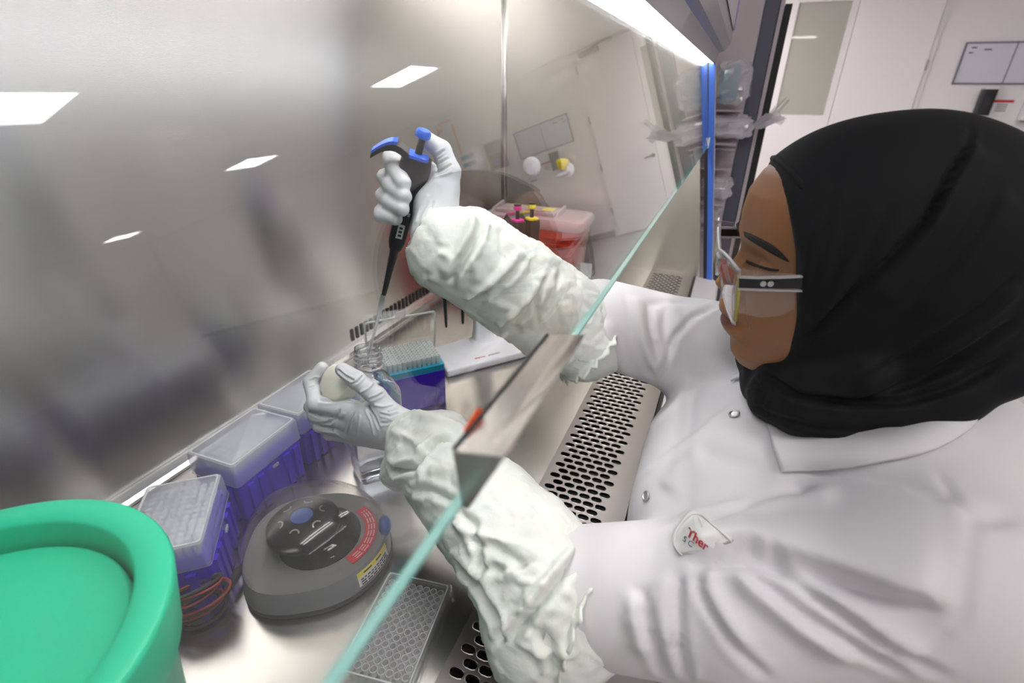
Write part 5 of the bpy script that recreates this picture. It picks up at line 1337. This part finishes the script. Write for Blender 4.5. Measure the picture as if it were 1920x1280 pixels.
strip_px(crop4([(235, 622), (400, 626), (520, 628), (645, 630)]), crop4([(240, 775), (400, 812), (540, 800), (645, 745)]), S0 - .001, .0012, 'side_shield', 'goggle_clear')
for q in ((418, 572), (470, 573)):
    p = hs(crop4([q])[0], S0 + .0004); n = HM[:, 0]
    B().lathe([(.0026, 0), (.0024, .0006), (.0005, .0007)], 12, M=frame_to(p, p + n)).obj('stud', 'snap_ring', t)
# lower clothes, shoes, stool
ft = Field((.2, -.5, -.92), (.9, .5, -.15), .012)
ft.ell((.525, -.20, -.30), (.185, .15, .11))
for sx in (-1, 1):
    h_ = .525 + sx * .095; ft.chain([((h_, -.20, -.32), .098), ((h_ + sx * .03, .22, -.345), .075), ((h_ + sx * .03, .20, -.60), .062), ((h_ + sx * .03, .165, -.80), .052)], .04, .02)
ft.mesh().smooth(2).obj('trousers', 'trouser', person)
for sx in (-1, 1):
    h_ = .525 + sx * .125; f2 = Field((h_ - .08, .08, -.93), (h_ + .1, .46, -.77), .007); f2.chain([((h_, .15, -.865), .042), ((h_, .24, -.876), .040), ((h_ + sx * .008, .35, -.886), .033)], .02, .01)
    sh_ = f2.mesh().smooth(2); sh_.V[:, 2] = np.maximum(sh_.V[:, 2], ZF + .001); sh_.obj('shoe', 'rubber', person)
t = thing('lab_stool', 'black lab stool under the scientist with a low curved backrest', 'stool', (.525, -.22, ZF))
B().lathe([(.17, .40), (.20, .407), (.205, .425), (.19, .445), (.0005, .45)], 36).obj('seat', 'black_plastic', t, auto=50)
B().lathe([(.028, .06), (.028, .25), (.02, .26), (.02, .401)], 16).obj('column', 'hinge_metal', t, auto=40)
B().tube([(.2 * math.cos(a), .2 * math.sin(a), .20) for a in np.linspace(0, 2 * PI, 37)], .009, 8, False).obj('foot_ring', 'hinge_metal', t, smooth=True)
for k in range(5):
    a = 2 * PI * k / 5 + .3; lg = B().tube([(.02 * math.cos(a), .02 * math.sin(a), .085), (.27 * math.cos(a), .27 * math.sin(a), .062)], [.022, .014], 8).obj('leg', 'black_plastic', t, smooth=True)
    B().lathe([(.024, -.011), (.026, 0), (.024, .011)], 14, M=Matrix.Translation((.27 * math.cos(a), .27 * math.sin(a), .028)) @ Matrix.Rotation(PI / 2, 4, 'X')).obj('caster', 'rubber', lg, auto=50)
    B().tube([(.02 * math.cos(a + .6), .02 * math.sin(a + .6), .2), (.2 * math.cos(a + .6), .2 * math.sin(a + .6), .2)], .006, 6).obj('ring_spoke', 'hinge_metal', t)
rw = []
for z in np.linspace(.62, .86, 7):
    rw.append([(.235 * math.sin(a), -.235 * math.cos(a) + .0 - .03 * ((z - .74) / .12) ** 2 * 0, z) for a in np.linspace(-.75, .75, 18)])
n = 18; v = [p for r_ in rw for p in r_]
o = B().add(v, [(i * n + j, i * n + j + 1, (i + 1) * n + j + 1, (i + 1) * n + j) for i in range(6) for j in range(n - 1)]).obj('backrest', 'black_plastic', t, smooth=True)
md = o.modifiers.new('t', 'SOLIDIFY'); md.thickness = .03
B().tube([(0, -.15, .41), (0, -.25, .46), (0, -.255, .66)], .014, 8).obj('back_post', 'hinge_metal', t, smooth=True)
